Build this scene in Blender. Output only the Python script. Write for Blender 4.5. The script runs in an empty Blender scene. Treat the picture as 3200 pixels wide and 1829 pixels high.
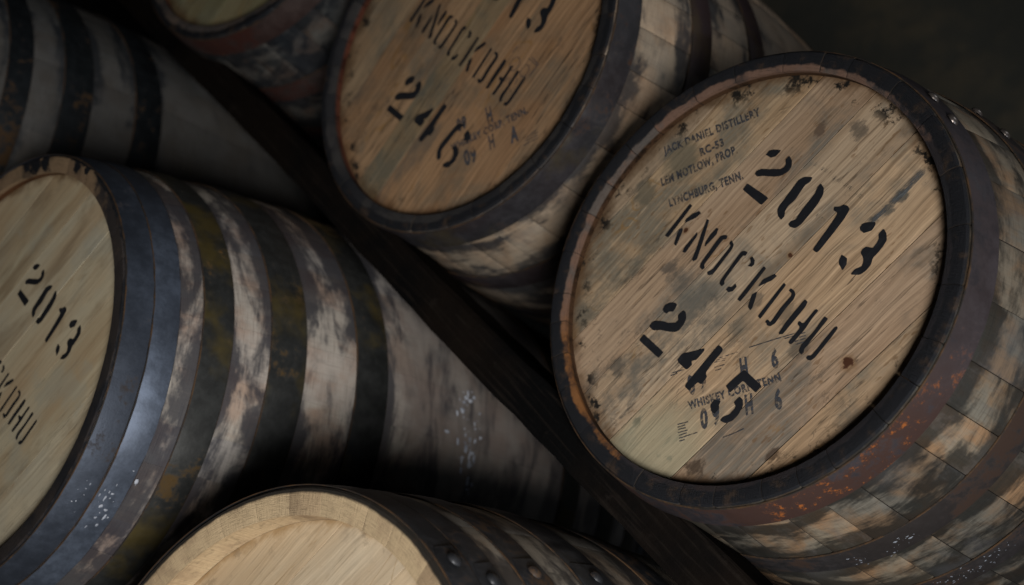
import bpy, bmesh, math, random
from mathutils import Vector, Matrix
random.seed(11)
SC = bpy.context.scene
COL = SC.collection
FRAMES = {'A': {'cen': [0.0, 0.0, 0.0], 's': 1.0, 'u': [0.9755, -0.0851, 0.2027], 'ax': [0.0782, 0.9961, 0.0417], 'v': [-0.2055, -0.0248, 0.9783]}, 'B': {'cen': [-0.6541, 0.0142, -0.0004], 's': 1.0716, 'u': [0.979, 0.0124, 0.2034], 'ax': [-0.0261, 0.9976, 0.0645], 'v': [-0.2022, -0.0684, 0.977]}, 'C': {'cen': [-1.3418, -0.0239, -0.0138], 's': 1.084, 'u': [0.9783, 0.0412, 0.2033], 'ax': [-0.0403, 0.9992, -0.0084], 'v': [-0.2035, 0.0, 0.9791]}, 'D': {'cen': [-0.6095, -0.3448, -0.7119], 's': 1.1293, 'u': [0.9791, 0.0014, 0.2035], 'ax': [-0.0069, 0.9996, 0.0262], 'v': [-0.2034, -0.0271, 0.9787]}, 'E': {'cen': [0.1467, -0.3139, -0.6601], 's': 1.1007, 'u': [0.9787, -0.0293, 0.2034], 'ax': [0.0434, 0.9969, -0.0649], 'v': [-0.2009, 0.0723, 0.9769]}, 'F': {'cen': [-1.397, -0.392, -0.725], 's': 1.1, 'u': [0.9991, 0.042, 0.0], 'ax': [-0.042, 0.9991, 0.003], 'v': [0.0001, -0.003, 1.0]}, 'cam': {'lens': 43.14975693035823, 'fw': [-0.66593, 0.73062, -0.15078], 'r': [0.52396, 0.60193, 0.60261], 'u': [-0.53104, -0.3223, 0.78366], 'pos': [0.805, -1.1521, 0.0375]}}
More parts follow.
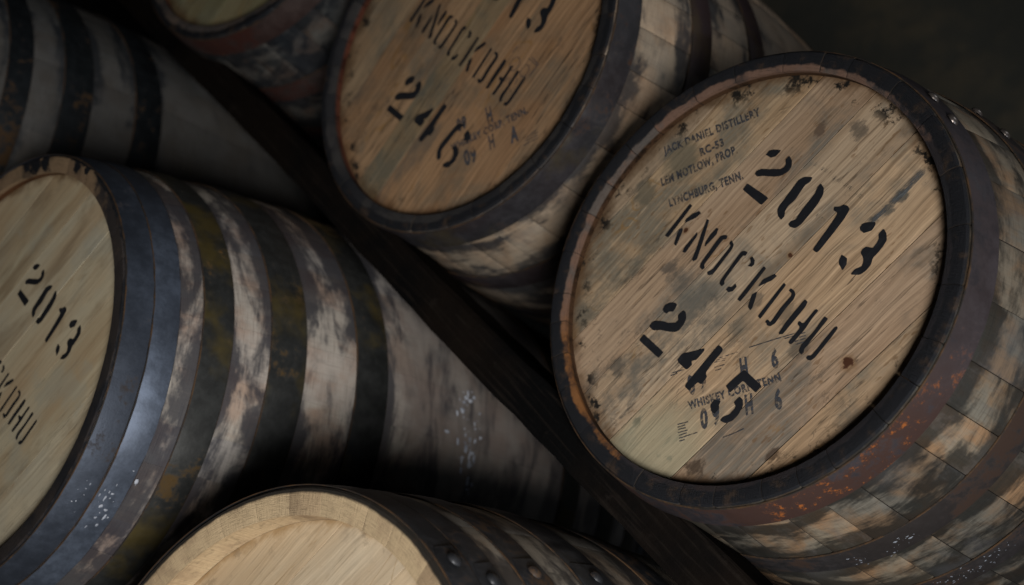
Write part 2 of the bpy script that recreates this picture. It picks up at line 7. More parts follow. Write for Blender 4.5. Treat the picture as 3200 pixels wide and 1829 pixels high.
PRINT = {'A':{'year':[[[-0.0526,0.1387],[-0.0509,0.1448],[-0.0455,0.1476],[-0.0357,0.1496],[-0.036,0.1463],[-0.0386,0.1405],[-0.0438,0.1375]],[[-0.0206,0.1466],[-0.0139,0.142],[-0.0103,0.1352],[-0.0114,0.1284],[-0.0178,0.1213],[-0.0264,0.1177],[-0.0416,0.1143],[-0.0485,0.1112],[-0.0536,0.1134],[-0.0533,0.1175],[-0.048,0.1217],[-0.0382,0.1239],[-0.0304,0.1264],[-0.023,0.1283],[-0.0198,0.1318],[-0.0193,0.1359],[-0.0231,0.1407]],[[-0.057,0.1001],[-0.0185,0.0926],[-0.023,0.0817],[-0.0586,0.091]],[[0.0234,0.1319],[0.0235,0.1258],[0.0192,0.1207],[0.0182,0.114],[0.0167,0.1007],[0.0119,0.0915],[0.0115,0.0849],[0.0143,0.0793],[0.0123,0.0739],[0.0057,0.0772],[0.0012,0.0829],[0.0004,0.0878],[0.0021,0.0948],[0.0054,0.1114],[0.0073,0.1229],[0.0126,0.129]],[[0.0373,0.1284],[0.0442,0.1244],[0.0475,0.1178],[0.0473,0.1064],[0.0452,0.0956],[0.0424,0.0859],[0.0402,0.0776],[0.0354,0.0709],[0.0282,0.0704],[0.0244,0.0724],[0.0252,0.0765],[0.0307,0.0808],[0.031,0.0898],[0.0343,0.1036],[0.037,0.1159],[0.0359,0.1219]],[[0.0699,0.1048],[0.0688,0.1088],[0.0754,0.1109],[0.0782,0.1143],[0.0836,0.1147],[0.0883,0.1119],[0.0879,0.1006],[0.0849,0.0848],[0.0779,0.0545],[0.0698,0.056],[0.0743,0.0813],[0.0771,0.1033]],[[0.111,0.0971],[0.1115,0.1015],[0.1167,0.1053],[0.1251,0.1081],[0.1267,0.1053],[0.1261,0.0985],[0.1187,0.0928],[0.1131,0.0942]],[[0.138,0.1048],[0.1439,0.1008],[0.1481,0.0944],[0.1477,0.0866],[0.1458,0.0787],[0.1433,0.0718],[0.1452,0.0641],[0.1432,0.0562],[0.139,0.0499],[0.1284,0.0463],[0.1302,0.0534],[0.1362,0.0591],[0.1352,0.0642],[0.1328,0.0682],[0.1273,0.0717],[0.1266,0.0763],[0.1295,0.0803],[0.1376,0.0813],[0.1388,0.0883],[0.1386,0.0931],[0.1354,0.0974]],[[0.1069,0.063],[0.1151,0.0614],[0.1182,0.0551],[0.1173,0.0475],[0.1097,0.0521],[0.107,0.0566]]],'name':[[[-0.1221,0.0527],[-0.1166,0.0515],[-0.1273,0.0047],[-0.134,0.0049]],[[-0.1026,0.0487],[-0.0988,0.047],[-0.1026,0.0398],[-0.1147,0.0284],[-0.116,0.0337],[-0.1106,0.0426]],[[-0.1175,0.0188],[-0.1137,0.0224],[-0.1114,0.0179],[-0.11,0.0057],[-0.1098,-0.0008],[-0.1142,0.0001],[-0.1172,0.0129]],[[-0.0902,0.0249],[-0.0873,0.0206],[-0.0911,-0.0038],[-0.0961,-0.0044],[-0.0966,0.002]],[[-0.0862,0.0434],[-0.0822,0.0429],[-0.0754,0.0175],[-0.0704,-0.0054],[-0.0743,-0.0095],[-0.0774,-0.0073],[-0.0787,0.0046],[-0.0831,0.0243]],[[-0.0664,0.0381],[-0.063,0.0375],[-0.0619,0.0303],[-0.0687,0.0118],[-0.0711,0.0166],[-0.0703,0.0274]],[[-0.0458,0.0345],[-0.0451,0.0301],[-0.0495,0.028],[-0.057,-0.0077],[-0.0532,-0.011],[-0.0557,-0.014],[-0.0607,-0.0125],[-0.0627,-0.008],[-0.0558,0.03],[-0.0511,0.0337]],[[-0.0375,0.0315],[-0.0315,0.0278],[-0.0301,0.0226],[-0.038,-0.0142],[-0.0441,-0.017],[-0.0475,-0.0142],[-0.0446,-0.0108],[-0.042,-0.0081],[-0.0343,0.0246],[-0.0382,0.0273]],[[-0.0077,0.0258],[-0.0086,0.0209],[-0.0123,0.0202],[-0.0189,-0.0147],[-0.0159,-0.0182],[-0.0183,-0.0221],[-0.0224,-0.0206],[-0.0241,-0.0166],[-0.017,0.0231],[-0.0133,0.0259]],[[0.0007,0.0236],[0.0065,0.0205],[0.0085,0.0156],[0.0067,0.0122],[0.0016,0.0115],[0.0035,0.0161],[-0.0007,0.0203]],[[-0.0021,-0.0125],[0.0014,-0.0152],[-0.0004,-0.0215],[-0.0051,-0.0249],[-0.0103,-0.0235],[-0.009,-0.019],[-0.0042,-0.0178]],[[0.0217,0.0183],[0.0261,0.0174],[0.0187,-0.0188],[0.0157,-0.0289],[0.0105,-0.0278]],[[0.0403,0.0153],[0.0444,0.0141],[0.0408,0.0072],[0.0282,-0.0052],[0.0295,0.0042]],[[0.0303,-0.0106],[0.0324,-0.017],[0.035,-0.0293],[0.0341,-0.0331],[0.029,-0.0305],[0.0258,-0.0162]],[[0.0571,0.0105],[0.0612,0.0092],[0.052,-0.0369],[0.0471,-0.0352]],[[0.069,0.0081],[0.0751,0.0067],[0.0786,0.0033],[0.0791,-0.0024],[0.0753,-0.0156],[0.0725,-0.0343],[0.0687,-0.0394],[0.0637,-0.04],[0.0619,-0.0378],[0.0597,-0.0379],[0.0605,-0.0343],[0.063,-0.034],[0.0655,-0.0352],[0.0666,-0.0333],[0.0693,-0.0157],[0.0741,0.0001],[0.0729,0.0033],[0.0677,0.0047]],[[0.0927,0.0031],[0.0969,0.0018],[0.0973,-0.0042],[0.0882,-0.0412],[0.0842,-0.0432],[0.0827,-0.0416],[0.0845,-0.0273],[0.0912,0.0]],[[0.1113,-0.0013],[0.1145,-0.0022],[0.1119,-0.0129],[0.1107,-0.0256],[0.1049,-0.046],[0.1025,-0.0477],[0.1,-0.0466],[0.1,-0.0437],[0.1039,-0.0283],[0.1025,-0.026],[0.0989,-0.0246],[0.0986,-0.0218],[0.0999,-0.0205],[0.103,-0.0215],[0.1059,-0.0207],[0.1096,-0.0038]],[[0.1251,-0.0049],[0.1301,-0.0058],[0.1293,-0.0104],[0.1267,-0.0221],[0.1215,-0.0457],[0.1231,-0.0489],[0.122,-0.0526],[0.1176,-0.0508],[0.1162,-0.0479],[0.116,-0.0422],[0.1218,-0.0248],[0.1242,-0.0074]],[[0.1439,-0.0092],[0.1464,-0.0106],[0.1448,-0.0211],[0.1385,-0.0492],[0.1356,-0.0537],[0.132,-0.0545],[0.1288,-0.0533],[0.1296,-0.0501],[0.1332,-0.0486],[0.1344,-0.0452],[0.1387,-0.0257],[0.1419,-0.0124]]],'number':[[[-0.0807,-0.0765],[-0.0812,-0.0708],[-0.0764,-0.0655],[-0.0698,-0.0629],[-0.0646,-0.0631],[-0.0641,-0.0687],[-0.0651,-0.0733],[-0.0705,-0.0751],[-0.0722,-0.0788],[-0.0786,-0.0782]],[[-0.0519,-0.0659],[-0.0469,-0.0672],[-0.0424,-0.0731],[-0.0412,-0.0803],[-0.0432,-0.0894],[-0.0484,-0.0938],[-0.0566,-0.0964],[-0.0684,-0.0989],[-0.0786,-0.1039],[-0.087,-0.1017],[-0.0861,-0.0955],[-0.0818,-0.0919],[-0.0721,-0.0887],[-0.0629,-0.0874],[-0.0538,-0.0836],[-0.0517,-0.0793],[-0.0558,-0.0739]],[[-0.0889,-0.1126],[-0.0486,-0.1204],[-0.0512,-0.1294],[-0.0909,-0.122]],[[0.0025,-0.0941],[0.0037,-0.0967],[0.0001,-0.1101],[-0.006,-0.1139],[-0.0021,-0.1173],[-0.0058,-0.126],[-0.0249,-0.1219],[-0.023,-0.1116],[-0.0139,-0.1059]],[[0.0179,-0.083],[0.0274,-0.0856],[0.0223,-0.1057],[0.0202,-0.1176],[0.025,-0.1218],[0.0223,-0.1322],[0.0171,-0.1316],[0.015,-0.1354],[0.0113,-0.1451],[0.0021,-0.1429],[0.0069,-0.1246],[0.0134,-0.0995]],[[0.0655,-0.0945],[0.0961,-0.1015],[0.0931,-0.1112],[0.0708,-0.1061],[0.063,-0.1246],[0.0537,-0.1202],[0.06,-0.1053]],[[0.0486,-0.1393],[0.0573,-0.1375],[0.0578,-0.1427],[0.0602,-0.1452],[0.0581,-0.1535],[0.0522,-0.1525],[0.0475,-0.1474]],[[0.0769,-0.1232],[0.0825,-0.1243],[0.0869,-0.1307],[0.0867,-0.1415],[0.0836,-0.1501],[0.0773,-0.1563],[0.069,-0.1569],[0.0698,-0.1517],[0.0762,-0.1457],[0.0786,-0.138],[0.0784,-0.1345],[0.0737,-0.1318]]],'stamps':[['0',[0.0512,-0.1751],[0.0589,-0.1691],[0.0366,-0.1567]],['9',[0.0633,-0.1648],[0.0706,-0.1585],[0.0485,-0.1467]],['H',[0.0952,-0.1368],[0.1029,-0.131],[0.0814,-0.1192]],['6',[0.1251,-0.1164],[0.1327,-0.1118],[0.1113,-0.0985]],['0',[0.0139,-0.1487],[0.0213,-0.143],[-0.0022,-0.132]],['9',[0.0256,-0.1394],[0.0329,-0.1338],[0.0106,-0.1217]],['H',[0.0662,-0.1035],[0.0737,-0.0979],[0.0518,-0.0865]],['6',[0.0965,-0.079],[0.1039,-0.0747],[0.0824,-0.0611]],['WHISKEY CORP. TENN',[0.0238,-0.1632],[0.1152,-0.0867],[0.0162,-0.1566]],['JACK DANIEL DISTILLERY',[-0.2001,0.0982],[-0.0887,0.1822],[-0.2087,0.1064]],['RC-53',[-0.1435,0.1118],[-0.1173,0.1337],[-0.1518,0.1198]],['LEM MOTLOW, PROP.',[-0.1777,0.06],[-0.0925,0.1303],[-0.1866,0.0685]],['LYNCHBURG, TENN.',[-0.1494,0.04],[-0.0654,0.1038],[-0.158,0.0483]]],'lines':[[[-0.0238,-0.1377],[-0.0096,-0.1268]],[[-0.0228,-0.1403],[-0.0154,-0.1341]],[[0.027,-0.0964],[0.0457,-0.0809]],[[0.0245,-0.1004],[0.035,-0.093]],[[0.0236,-0.1034],[0.0357,-0.0953]],[[0.0275,-0.1081],[0.0381,-0.0999]],[[0.0307,-0.1107],[0.0368,-0.1057]],[[0.0567,-0.0706],[0.0825,-0.0496]],[[0.0825,-0.0496],[0.1013,-0.035]],[[0.0929,-0.0448],[0.1018,-0.0378]],[[0.1062,-0.0428],[0.1168,-0.0346]],[[0.1091,-0.0453],[0.1169,-0.039]],[[0.1088,-0.0322],[0.1127,-0.0291]],[[0.1089,-0.0366],[0.1151,-0.0319]],[[0.0195,-0.1847],[0.0309,-0.1758]],[[0.0214,-0.1874],[0.0296,-0.1805]],[[0.0235,-0.1893],[0.032,-0.1829]],[[0.0256,-0.1924],[0.0358,-0.1841]],[[0.0286,-0.1946],[0.0365,-0.1873]],[[0.031,-0.1969],[0.0492,-0.1807]],[[0.0329,-0.1996],[0.0388,-0.195]],[[0.0826,-0.1712],[0.0913,-0.1631]],[[0.0913,-0.1631],[0.1017,-0.1513]]],'smudge':[[[0.0551,0.1384],[0.0827,0.1324]],[[0.0827,0.1324],[0.1005,0.1268]],[[0.061,0.1357],[0.0798,0.1302]],[[0.0574,0.1322],[0.0827,0.1231]],[[0.008,0.1482],[0.0361,0.1435]],[[0.0361,0.1435],[0.0551,0.1384]],[[0.0511,0.0944],[0.0747,0.0876]],[[0.0531,0.09],[0.0706,0.085]],[[0.052,0.1375],[0.0405,0.122]]],'knots':[[-0.1082,0.0211,0.0032],[0.1764,-0.0392,0.006],[0.0454,0.0414,0.003],[0.1374,0.0042,0.0025]]},'B':{'name':[[[-0.1291,0.0605],[-0.1236,0.0592],[-0.1332,0.0116],[-0.1399,0.0118]],[[-0.1097,0.0563],[-0.106,0.0545],[-0.1096,0.0472],[-0.1213,0.0356],[-0.1227,0.0411],[-0.1175,0.0501]],[[-0.1238,0.0259],[-0.1202,0.0296],[-0.1178,0.0249],[-0.1162,0.0126],[-0.1159,0.006],[-0.1202,0.0069],[-0.1235,0.0199]],[[-0.097,0.032],[-0.094,0.0276],[-0.0973,0.0027],[-0.1022,0.0022],[-0.1029,0.0087]],[[-0.0934,0.0507],[-0.0894,0.0503],[-0.0823,0.0244],[-0.0768,0.001],[-0.0806,-0.0031],[-0.0837,-0.0008],[-0.0852,0.0113],[-0.0899,0.0314]],[[-0.0737,0.0453],[-0.0704,0.0446],[-0.0691,0.0373],[-0.0754,0.0186],[-0.078,0.0234],[-0.0774,0.0345]],[[-0.0533,0.0415],[-0.0525,0.037],[-0.0568,0.035],[-0.0635,-0.0014],[-0.0598,-0.0048],[-0.0621,-0.0078],[-0.0671,-0.0062],[-0.0691,-0.0016],[-0.0631,0.0369],[-0.0585,0.0407]],[[-0.045,0.0385],[-0.039,0.0346],[-0.0376,0.0293],[-0.0446,-0.0081],[-0.0506,-0.0109],[-0.054,-0.008],[-0.0512,-0.0046],[-0.0487,-0.0019],[-0.0417,0.0313],[-0.0456,0.0341]],[[-0.0155,0.0324],[-0.0163,0.0274],[-0.02,0.0267],[-0.0258,-0.0087],[-0.0227,-0.0123],[-0.025,-0.0163],[-0.0291,-0.0147],[-0.0308,-0.0106],[-0.0247,0.0297],[-0.021,0.0325]],[[-0.0072,0.0301],[-0.0014,0.027],[0.0008,0.022],[-0.001,0.0185],[-0.006,0.0178],[-0.0043,0.0225],[-0.0084,0.0268]],[[-0.0092,-0.0065],[-0.0057,-0.0093],[-0.0073,-0.0157],[-0.0119,-0.0192],[-0.017,-0.0177],[-0.0159,-0.0132],[-0.0111,-0.0119]],[[0.0137,0.0247],[0.018,0.0237],[0.0115,-0.0131],[0.0087,-0.0234],[0.0035,-0.0222]],[[0.0321,0.0215],[0.0362,0.0202],[0.0329,0.0133],[0.0206,0.0007],[0.0217,0.0102]],[[0.0228,-0.0048],[0.025,-0.0113],[0.0278,-0.0239],[0.0269,-0.0277],[0.0219,-0.0251],[0.0184,-0.0104]],[[0.0489,0.0165],[0.0529,0.0152],[0.0447,-0.0317],[0.0399,-0.0299]],[[0.0607,0.014],[0.0667,0.0126],[0.0702,0.009],[0.0709,0.0033],[0.0674,-0.0101],[0.0649,-0.0292],[0.0613,-0.0343],[0.0564,-0.0349],[0.0545,-0.0326],[0.0524,-0.0327],[0.0531,-0.029],[0.0556,-0.0288],[0.0581,-0.0301],[0.0591,-0.0282],[0.0614,-0.0102],[0.0658,0.0059],[0.0646,0.0091],[0.0595,0.0106]],[[0.0842,0.0088],[0.0883,0.0075],[0.0888,0.0014],[0.0806,-0.0363],[0.0767,-0.0383],[0.0752,-0.0366],[0.0767,-0.0221],[0.0828,0.0057]],[[0.1027,0.0042],[0.1059,0.0033],[0.1035,-0.0076],[0.1025,-0.0206],[0.0972,-0.0413],[0.0949,-0.043],[0.0923,-0.0418],[0.0923,-0.0388],[0.0959,-0.0233],[0.0944,-0.0209],[0.0908,-0.0194],[0.0905,-0.0166],[0.0917,-0.0153],[0.0948,-0.0163],[0.0977,-0.0155],[0.101,0.0017]],[[0.1163,0.0005],[0.1213,-0.0004],[0.1206,-0.0051],[0.1182,-0.017],[0.1136,-0.041],[0.1152,-0.0443],[0.1143,-0.048],[0.1099,-0.0462],[0.1084,-0.0432],[0.1081,-0.0374],[0.1134,-0.0197],[0.1155,-0.002]],[[0.135,-0.004],[0.1375,-0.0055],[0.1361,-0.0162],[0.1305,-0.0447],[0.1277,-0.0492],[0.1241,-0.05],[0.1209,-0.0488],[0.1217,-0.0456],[0.1253,-0.044],[0.1264,-0.0406],[0.1302,-0.0208],[0.1331,-0.0073]]],'number':[[[-0.0864,-0.0745],[-0.0869,-0.0687],[-0.0821,-0.0632],[-0.0754,-0.0604],[-0.0703,-0.0605],[-0.0698,-0.0662],[-0.0709,-0.0708],[-0.0764,-0.0729],[-0.0781,-0.0766],[-0.0844,-0.0762]],[[-0.0577,-0.063],[-0.0527,-0.0642],[-0.0483,-0.0701],[-0.0472,-0.0774],[-0.0493,-0.0867],[-0.0546,-0.0913],[-0.0627,-0.0942],[-0.0745,-0.097],[-0.0847,-0.1023],[-0.093,-0.1004],[-0.0921,-0.094],[-0.0878,-0.0902],[-0.0781,-0.0867],[-0.0689,-0.0851],[-0.0598,-0.0811],[-0.0577,-0.0767],[-0.0617,-0.0712]],[[-0.095,-0.1114],[-0.0551,-0.1184],[-0.0577,-0.1276],[-0.0971,-0.1211]],[[-0.004,-0.0903],[-0.0028,-0.0929],[-0.0065,-0.1066],[-0.0127,-0.1107],[-0.0088,-0.114],[-0.0126,-0.123],[-0.0315,-0.1193],[-0.0295,-0.1088],[-0.0204,-0.1028]],[[0.0115,-0.0786],[0.0208,-0.0811],[0.0155,-0.1016],[0.0134,-0.1138],[0.0181,-0.1179],[0.0152,-0.1286],[0.0102,-0.1281],[0.008,-0.1321],[0.0042,-0.142],[-0.0049,-0.14],[0.0,-0.1213],[0.0069,-0.0955]],[[0.0683,-0.0937],[0.0688,-0.0976],[0.0624,-0.1036],[0.0594,-0.1093],[0.0507,-0.137],[0.0506,-0.1419],[0.0558,-0.1491],[0.0528,-0.1549],[0.0465,-0.1512],[0.0418,-0.143],[0.042,-0.1316],[0.0533,-0.1007],[0.0572,-0.0963]],[[0.0792,-0.0992],[0.0864,-0.1018],[0.0914,-0.1082],[0.0894,-0.1152],[0.0809,-0.1131],[0.0767,-0.1064]],[[0.0712,-0.1257],[0.0801,-0.1277],[0.0844,-0.1359],[0.0842,-0.1455],[0.0788,-0.1561],[0.0716,-0.1592],[0.0643,-0.1584],[0.0669,-0.1527],[0.0751,-0.1476],[0.0757,-0.1403],[0.0729,-0.1347],[0.0663,-0.1304]]],'year':[[[-0.0799,0.1526],[-0.0791,0.1591],[-0.0743,0.1621],[-0.065,0.1643],[-0.0647,0.1607],[-0.0664,0.1545],[-0.071,0.1513]],[[-0.0496,0.1611],[-0.0423,0.1562],[-0.0378,0.1489],[-0.0378,0.1416],[-0.043,0.1341],[-0.0509,0.1302],[-0.0654,0.1266],[-0.0716,0.1233],[-0.077,0.1256],[-0.0774,0.13],[-0.0728,0.1345],[-0.0635,0.1368],[-0.0562,0.1395],[-0.0492,0.1415],[-0.0466,0.1453],[-0.0467,0.1496],[-0.0512,0.1548]],[[-0.0784,0.1115],[-0.0393,0.1035],[-0.0421,0.0919],[-0.0785,0.1017]],[[-0.0041,0.1454],[-0.0031,0.1389],[-0.0065,0.1335],[-0.0065,0.1263],[-0.0059,0.1121],[-0.0092,0.1023],[-0.0086,0.0953],[-0.0051,0.0894],[-0.0061,0.0836],[-0.0132,0.0871],[-0.0184,0.0932],[-0.02,0.0984],[-0.0194,0.1059],[-0.0186,0.1235],[-0.0186,0.1358],[-0.0143,0.1423]],[[0.0101,0.1417],[0.0175,0.1375],[0.0217,0.1305],[0.0233,0.1183],[0.0229,0.1068],[0.0216,0.0964],[0.0207,0.0875],[0.0171,0.0804],[0.01,0.0799],[0.006,0.082],[0.0061,0.0863],[0.0109,0.091],[0.0098,0.1006],[0.011,0.1153],[0.0117,0.1284],[0.0098,0.1348]],[[0.0458,0.1166],[0.0441,0.1209],[0.0502,0.1231],[0.0525,0.1267],[0.0577,0.1272],[0.0628,0.1242],[0.0641,0.1122],[0.0636,0.0953],[0.0613,0.063],[0.0531,0.0646],[0.0537,0.0915],[0.0531,0.1151]],[[0.0874,0.1085],[0.0871,0.1132],[0.0917,0.1172],[0.0996,0.1202],[0.1016,0.1172],[0.102,0.1099],[0.0957,0.1038],[0.0899,0.1053]],[[0.1128,0.1167],[0.1192,0.1124],[0.1242,0.1057],[0.1251,0.0972],[0.1244,0.0889],[0.123,0.0815],[0.126,0.0733],[0.1253,0.0649],[0.1221,0.0581],[0.1122,0.0543],[0.1129,0.0618],[0.1179,0.068],[0.1162,0.0734],[0.1132,0.0776],[0.1073,0.0814],[0.1059,0.0862],[0.1082,0.0906],[0.116,0.0916],[0.1161,0.0991],[0.1152,0.1042],[0.1113,0.1088]],[[0.0885,0.072],[0.0969,0.0703],[0.1009,0.0637],[0.1012,0.0556],[0.093,0.0605],[0.0896,0.0653]]],'stamps':[['09',[0.1059,-0.1448],[0.1227,-0.1314],[0.0892,-0.128]],['H',[0.1096,-0.0805],[0.117,-0.0744],[0.0913,-0.0631]],['A',[0.1661,-0.092],[0.1764,-0.0841],[0.1507,-0.0743]],['H',[0.1353,-0.111],[0.1418,-0.1043],[0.1205,-0.0961]],['09',[0.0628,-0.1074],[0.0755,-0.0956],[0.0484,-0.0933]],['WHISKEY CORP. TENN.',[0.0696,-0.135],[0.1706,-0.0469],[0.0606,-0.1274]]],'lines':[[[0.1249,0.0206],[0.147,0.0148]],[[0.147,0.0148],[0.1418,-0.0012]],[[0.1295,0.0233],[0.1488,0.0168]],[[0.0925,0.02],[0.0959,0.0311]],[[0.1049,-0.0206],[0.106,-0.0125]],[[0.1123,-0.0217],[0.1115,-0.0126]],[[0.1234,-0.0187],[0.1235,-0.0093]],[[0.1178,-0.0265],[0.1251,-0.0307]],[[0.127,-0.0239],[0.1342,-0.0281]],[[0.186,-0.0789],[0.2018,-0.0649]],[[0.1882,-0.082],[0.2043,-0.0687]],[[0.1878,-0.0753],[0.1988,-0.062]],[[0.1885,-0.0888],[0.2064,-0.0718]],[[0.1142,0.0092],[0.1122,0.0138]],[[0.1122,0.0138],[0.1086,0.0165]],[[0.1086,0.0165],[0.1042,0.0167]],[[0.1042,0.0167],[0.1002,0.0143]],[[0.1002,0.0143],[0.0977,0.01]],[[0.0977,0.01],[0.0974,0.0048]],[[0.0974,0.0048],[0.0994,0.0002]],[[0.0994,0.0002],[0.1031,-0.0025]],[[0.1031,-0.0025],[0.1075,-0.0027]],[[0.1075,-0.0027],[0.1114,-0.0003]],[[0.1114,-0.0003],[0.1139,0.0041]],[[0.1139,0.0041],[0.1142,0.0092]],[[0.1361,0.0049],[0.1345,0.009]],[[0.1345,0.009],[0.1314,0.0115]],[[0.1314,0.0115],[0.1277,0.0117]],[[0.1277,0.0117],[0.1245,0.0096]],[[0.1245,0.0096],[0.1224,0.0058]],[[0.1224,0.0058],[0.1222,0.0012]],[[0.1222,0.0012],[0.1239,-0.0028]],[[0.1239,-0.0028],[0.127,-0.0053]],[[0.127,-0.0053],[0.1307,-0.0055]],[[0.1307,-0.0055],[0.1339,-0.0034]],[[0.1339,-0.0034],[0.1359,0.0004]],[[0.1359,0.0004],[0.1361,0.0049]]]},'D':{'year':[[[-0.0309,0.1222],[-0.0297,0.127],[-0.0254,0.1296],[-0.0175,0.132],[-0.0175,0.1294],[-0.0195,0.1247],[-0.0236,0.122]],[[-0.0049,0.131],[0.0008,0.128],[0.0039,0.123],[0.0033,0.1176],[-0.0017,0.1116],[-0.0087,0.1081],[-0.0211,0.1042],[-0.0266,0.1012],[-0.0309,0.1025],[-0.0308,0.1056],[-0.0266,0.1094],[-0.0186,0.1119],[-0.0122,0.1145],[-0.0062,0.1166],[-0.0037,0.1196],[-0.0034,0.1228],[-0.0067,0.1262]],[[-0.0332,0.0919],[-0.0013,0.0893],[-0.0047,0.0805],[-0.0342,0.0847]],[[0.0318,0.1233],[0.0321,0.1186],[0.0288,0.1142],[0.0281,0.1089],[0.0274,0.0985],[0.0238,0.091],[0.0237,0.0858],[0.0261,0.0818],[0.0247,0.0774],[0.0191,0.0794],[0.0153,0.0834],[0.0144,0.0872],[0.0156,0.0928],[0.0177,0.1059],[0.0189,0.115],[0.023,0.1201]],[[0.0434,0.1218],[0.0492,0.1192],[0.0521,0.1144],[0.0523,0.1055],[0.051,0.097],[0.049,0.0892],[0.0475,0.0826],[0.0438,0.077],[0.0379,0.076],[0.0347,0.0772],[0.0352,0.0805],[0.0396,0.0843],[0.0395,0.0913],[0.0418,0.1023],[0.0436,0.112],[0.0425,0.1166]],[[0.071,0.1062],[0.07,0.1092],[0.0753,0.1114],[0.0775,0.1142],[0.0819,0.115],[0.0859,0.1132],[0.0859,0.1045],[0.084,0.0919],[0.0793,0.0679],[0.0726,0.0684],[0.0754,0.0883],[0.077,0.1057]],[[0.105,0.1037],[0.1053,0.1072],[0.1094,0.1105],[0.1163,0.1134],[0.1177,0.1114],[0.1174,0.106],[0.1116,0.101],[0.1069,0.1016]],[[0.127,0.112],[0.132,0.1093],[0.1356,0.1047],[0.1356,0.0986],[0.1343,0.0924],[0.1325,0.0868],[0.1343,0.081],[0.133,0.0747],[0.1297,0.0694],[0.1211,0.0657],[0.1224,0.0714],[0.1271,0.0764],[0.1261,0.0802],[0.124,0.0831],[0.1193,0.0853],[0.1186,0.0888],[0.1209,0.0922],[0.1275,0.0937],[0.1282,0.0992],[0.1279,0.1029],[0.1251,0.1059]],[[0.1028,0.0769],[0.1097,0.0763],[0.1124,0.0718],[0.112,0.0658],[0.1056,0.0687],[0.1031,0.072]]],'name':[[[-0.0897,0.0234],[-0.0851,0.0228],[-0.0942,-0.0145],[-0.0999,-0.0149]],[[-0.0731,0.0218],[-0.0699,0.0207],[-0.0731,0.0148],[-0.0834,0.0049],[-0.0846,0.009],[-0.0799,0.0164]],[[-0.0858,-0.0027],[-0.0826,0.0004],[-0.0806,-0.003],[-0.0794,-0.0123],[-0.0793,-0.0174],[-0.083,-0.017],[-0.0856,-0.0073]],[[-0.0626,0.0042],[-0.06,0.001],[-0.0633,-0.0183],[-0.0676,-0.0191],[-0.068,-0.0142]],[[-0.0591,0.0189],[-0.0557,0.0188],[-0.05,-0.0005],[-0.0457,-0.0179],[-0.0491,-0.0214],[-0.0516,-0.0199],[-0.0527,-0.0108],[-0.0565,0.0043]],[[-0.0422,0.0163],[-0.0394,0.0161],[-0.0384,0.0106],[-0.0442,-0.0043],[-0.0463,-0.0008],[-0.0456,0.0077]],[[-0.0247,0.0151],[-0.0241,0.0118],[-0.0278,0.0098],[-0.0342,-0.0186],[-0.0311,-0.0209],[-0.0331,-0.0234],[-0.0374,-0.0227],[-0.0391,-0.0193],[-0.0332,0.0108],[-0.0291,0.0141]],[[-0.0175,0.0135],[-0.0124,0.0111],[-0.0113,0.0071],[-0.018,-0.0222],[-0.0233,-0.0249],[-0.0261,-0.0229],[-0.0237,-0.0201],[-0.0215,-0.0178],[-0.0148,0.0083],[-0.0182,0.0101]],[[0.0078,0.0113],[0.007,0.0074],[0.0039,0.0066],[-0.0018,-0.0211],[0.0008,-0.0236],[-0.0013,-0.0269],[-0.0048,-0.026],[-0.0062,-0.023],[-0.0002,0.0085],[0.0031,0.011]],[[0.0149,0.0103],[0.0199,0.0084],[0.0217,0.0047],[0.0201,0.0018],[0.0158,0.0009],[0.0173,0.0047],[0.0138,0.0076]],[[0.0126,-0.0181],[0.0155,-0.0199],[0.014,-0.0249],[0.01,-0.028],[0.0056,-0.0273],[0.0067,-0.0237],[0.0108,-0.0224]],[[0.0329,0.0078],[0.0366,0.0075],[0.0303,-0.0214],[0.0277,-0.0295],[0.0233,-0.029]],[[0.0487,0.007],[0.0522,0.0063],[0.0492,0.0007],[0.0384,-0.01],[0.0395,-0.0026]],[[0.0402,-0.014],[0.042,-0.0189],[0.0442,-0.0283],[0.0434,-0.0313],[0.0391,-0.0297],[0.0363,-0.0187]],[[0.0631,0.0045],[0.0665,0.0038],[0.0586,-0.0329],[0.0545,-0.0319]],[[0.0732,0.0036],[0.0784,0.003],[0.0814,0.0005],[0.0818,-0.0038],[0.0786,-0.0144],[0.0761,-0.0293],[0.0729,-0.0335],[0.0687,-0.0344],[0.0671,-0.0328],[0.0653,-0.033],[0.0659,-0.0301],[0.0681,-0.0298],[0.0702,-0.0305],[0.0711,-0.029],[0.0735,-0.015],[0.0776,-0.0023],[0.0766,0.0002],[0.0721,0.0008]],[[0.0934,0.0016],[0.097,0.0009],[0.0973,-0.0038],[0.0895,-0.0334],[0.0861,-0.0352],[0.0849,-0.0341],[0.0864,-0.0229],[0.0922,-0.001]],[[0.1093,-0.0004],[0.1121,-0.0009],[0.1098,-0.0095],[0.1087,-0.0195],[0.1038,-0.0358],[0.1018,-0.0373],[0.0996,-0.0367],[0.0996,-0.0344],[0.103,-0.0221],[0.1017,-0.0204],[0.0986,-0.0196],[0.0984,-0.0174],[0.0995,-0.0164],[0.1022,-0.0168],[0.1046,-0.016],[0.1078,-0.0025]],[[0.121,-0.0022],[0.1253,-0.0024],[0.1246,-0.0061],[0.1224,-0.0154],[0.1179,-0.0342],[0.1193,-0.0367],[0.1184,-0.0396],[0.1146,-0.0386],[0.1134,-0.0364],[0.1132,-0.032],[0.1182,-0.0179],[0.1202,-0.0042]],[[0.1371,-0.004],[0.1392,-0.005],[0.1378,-0.0133],[0.1325,-0.0357],[0.1299,-0.0394],[0.1268,-0.0403],[0.1241,-0.0397],[0.1249,-0.0371],[0.1279,-0.0356],[0.129,-0.0329],[0.1326,-0.0174],[0.1353,-0.0067]]]}}

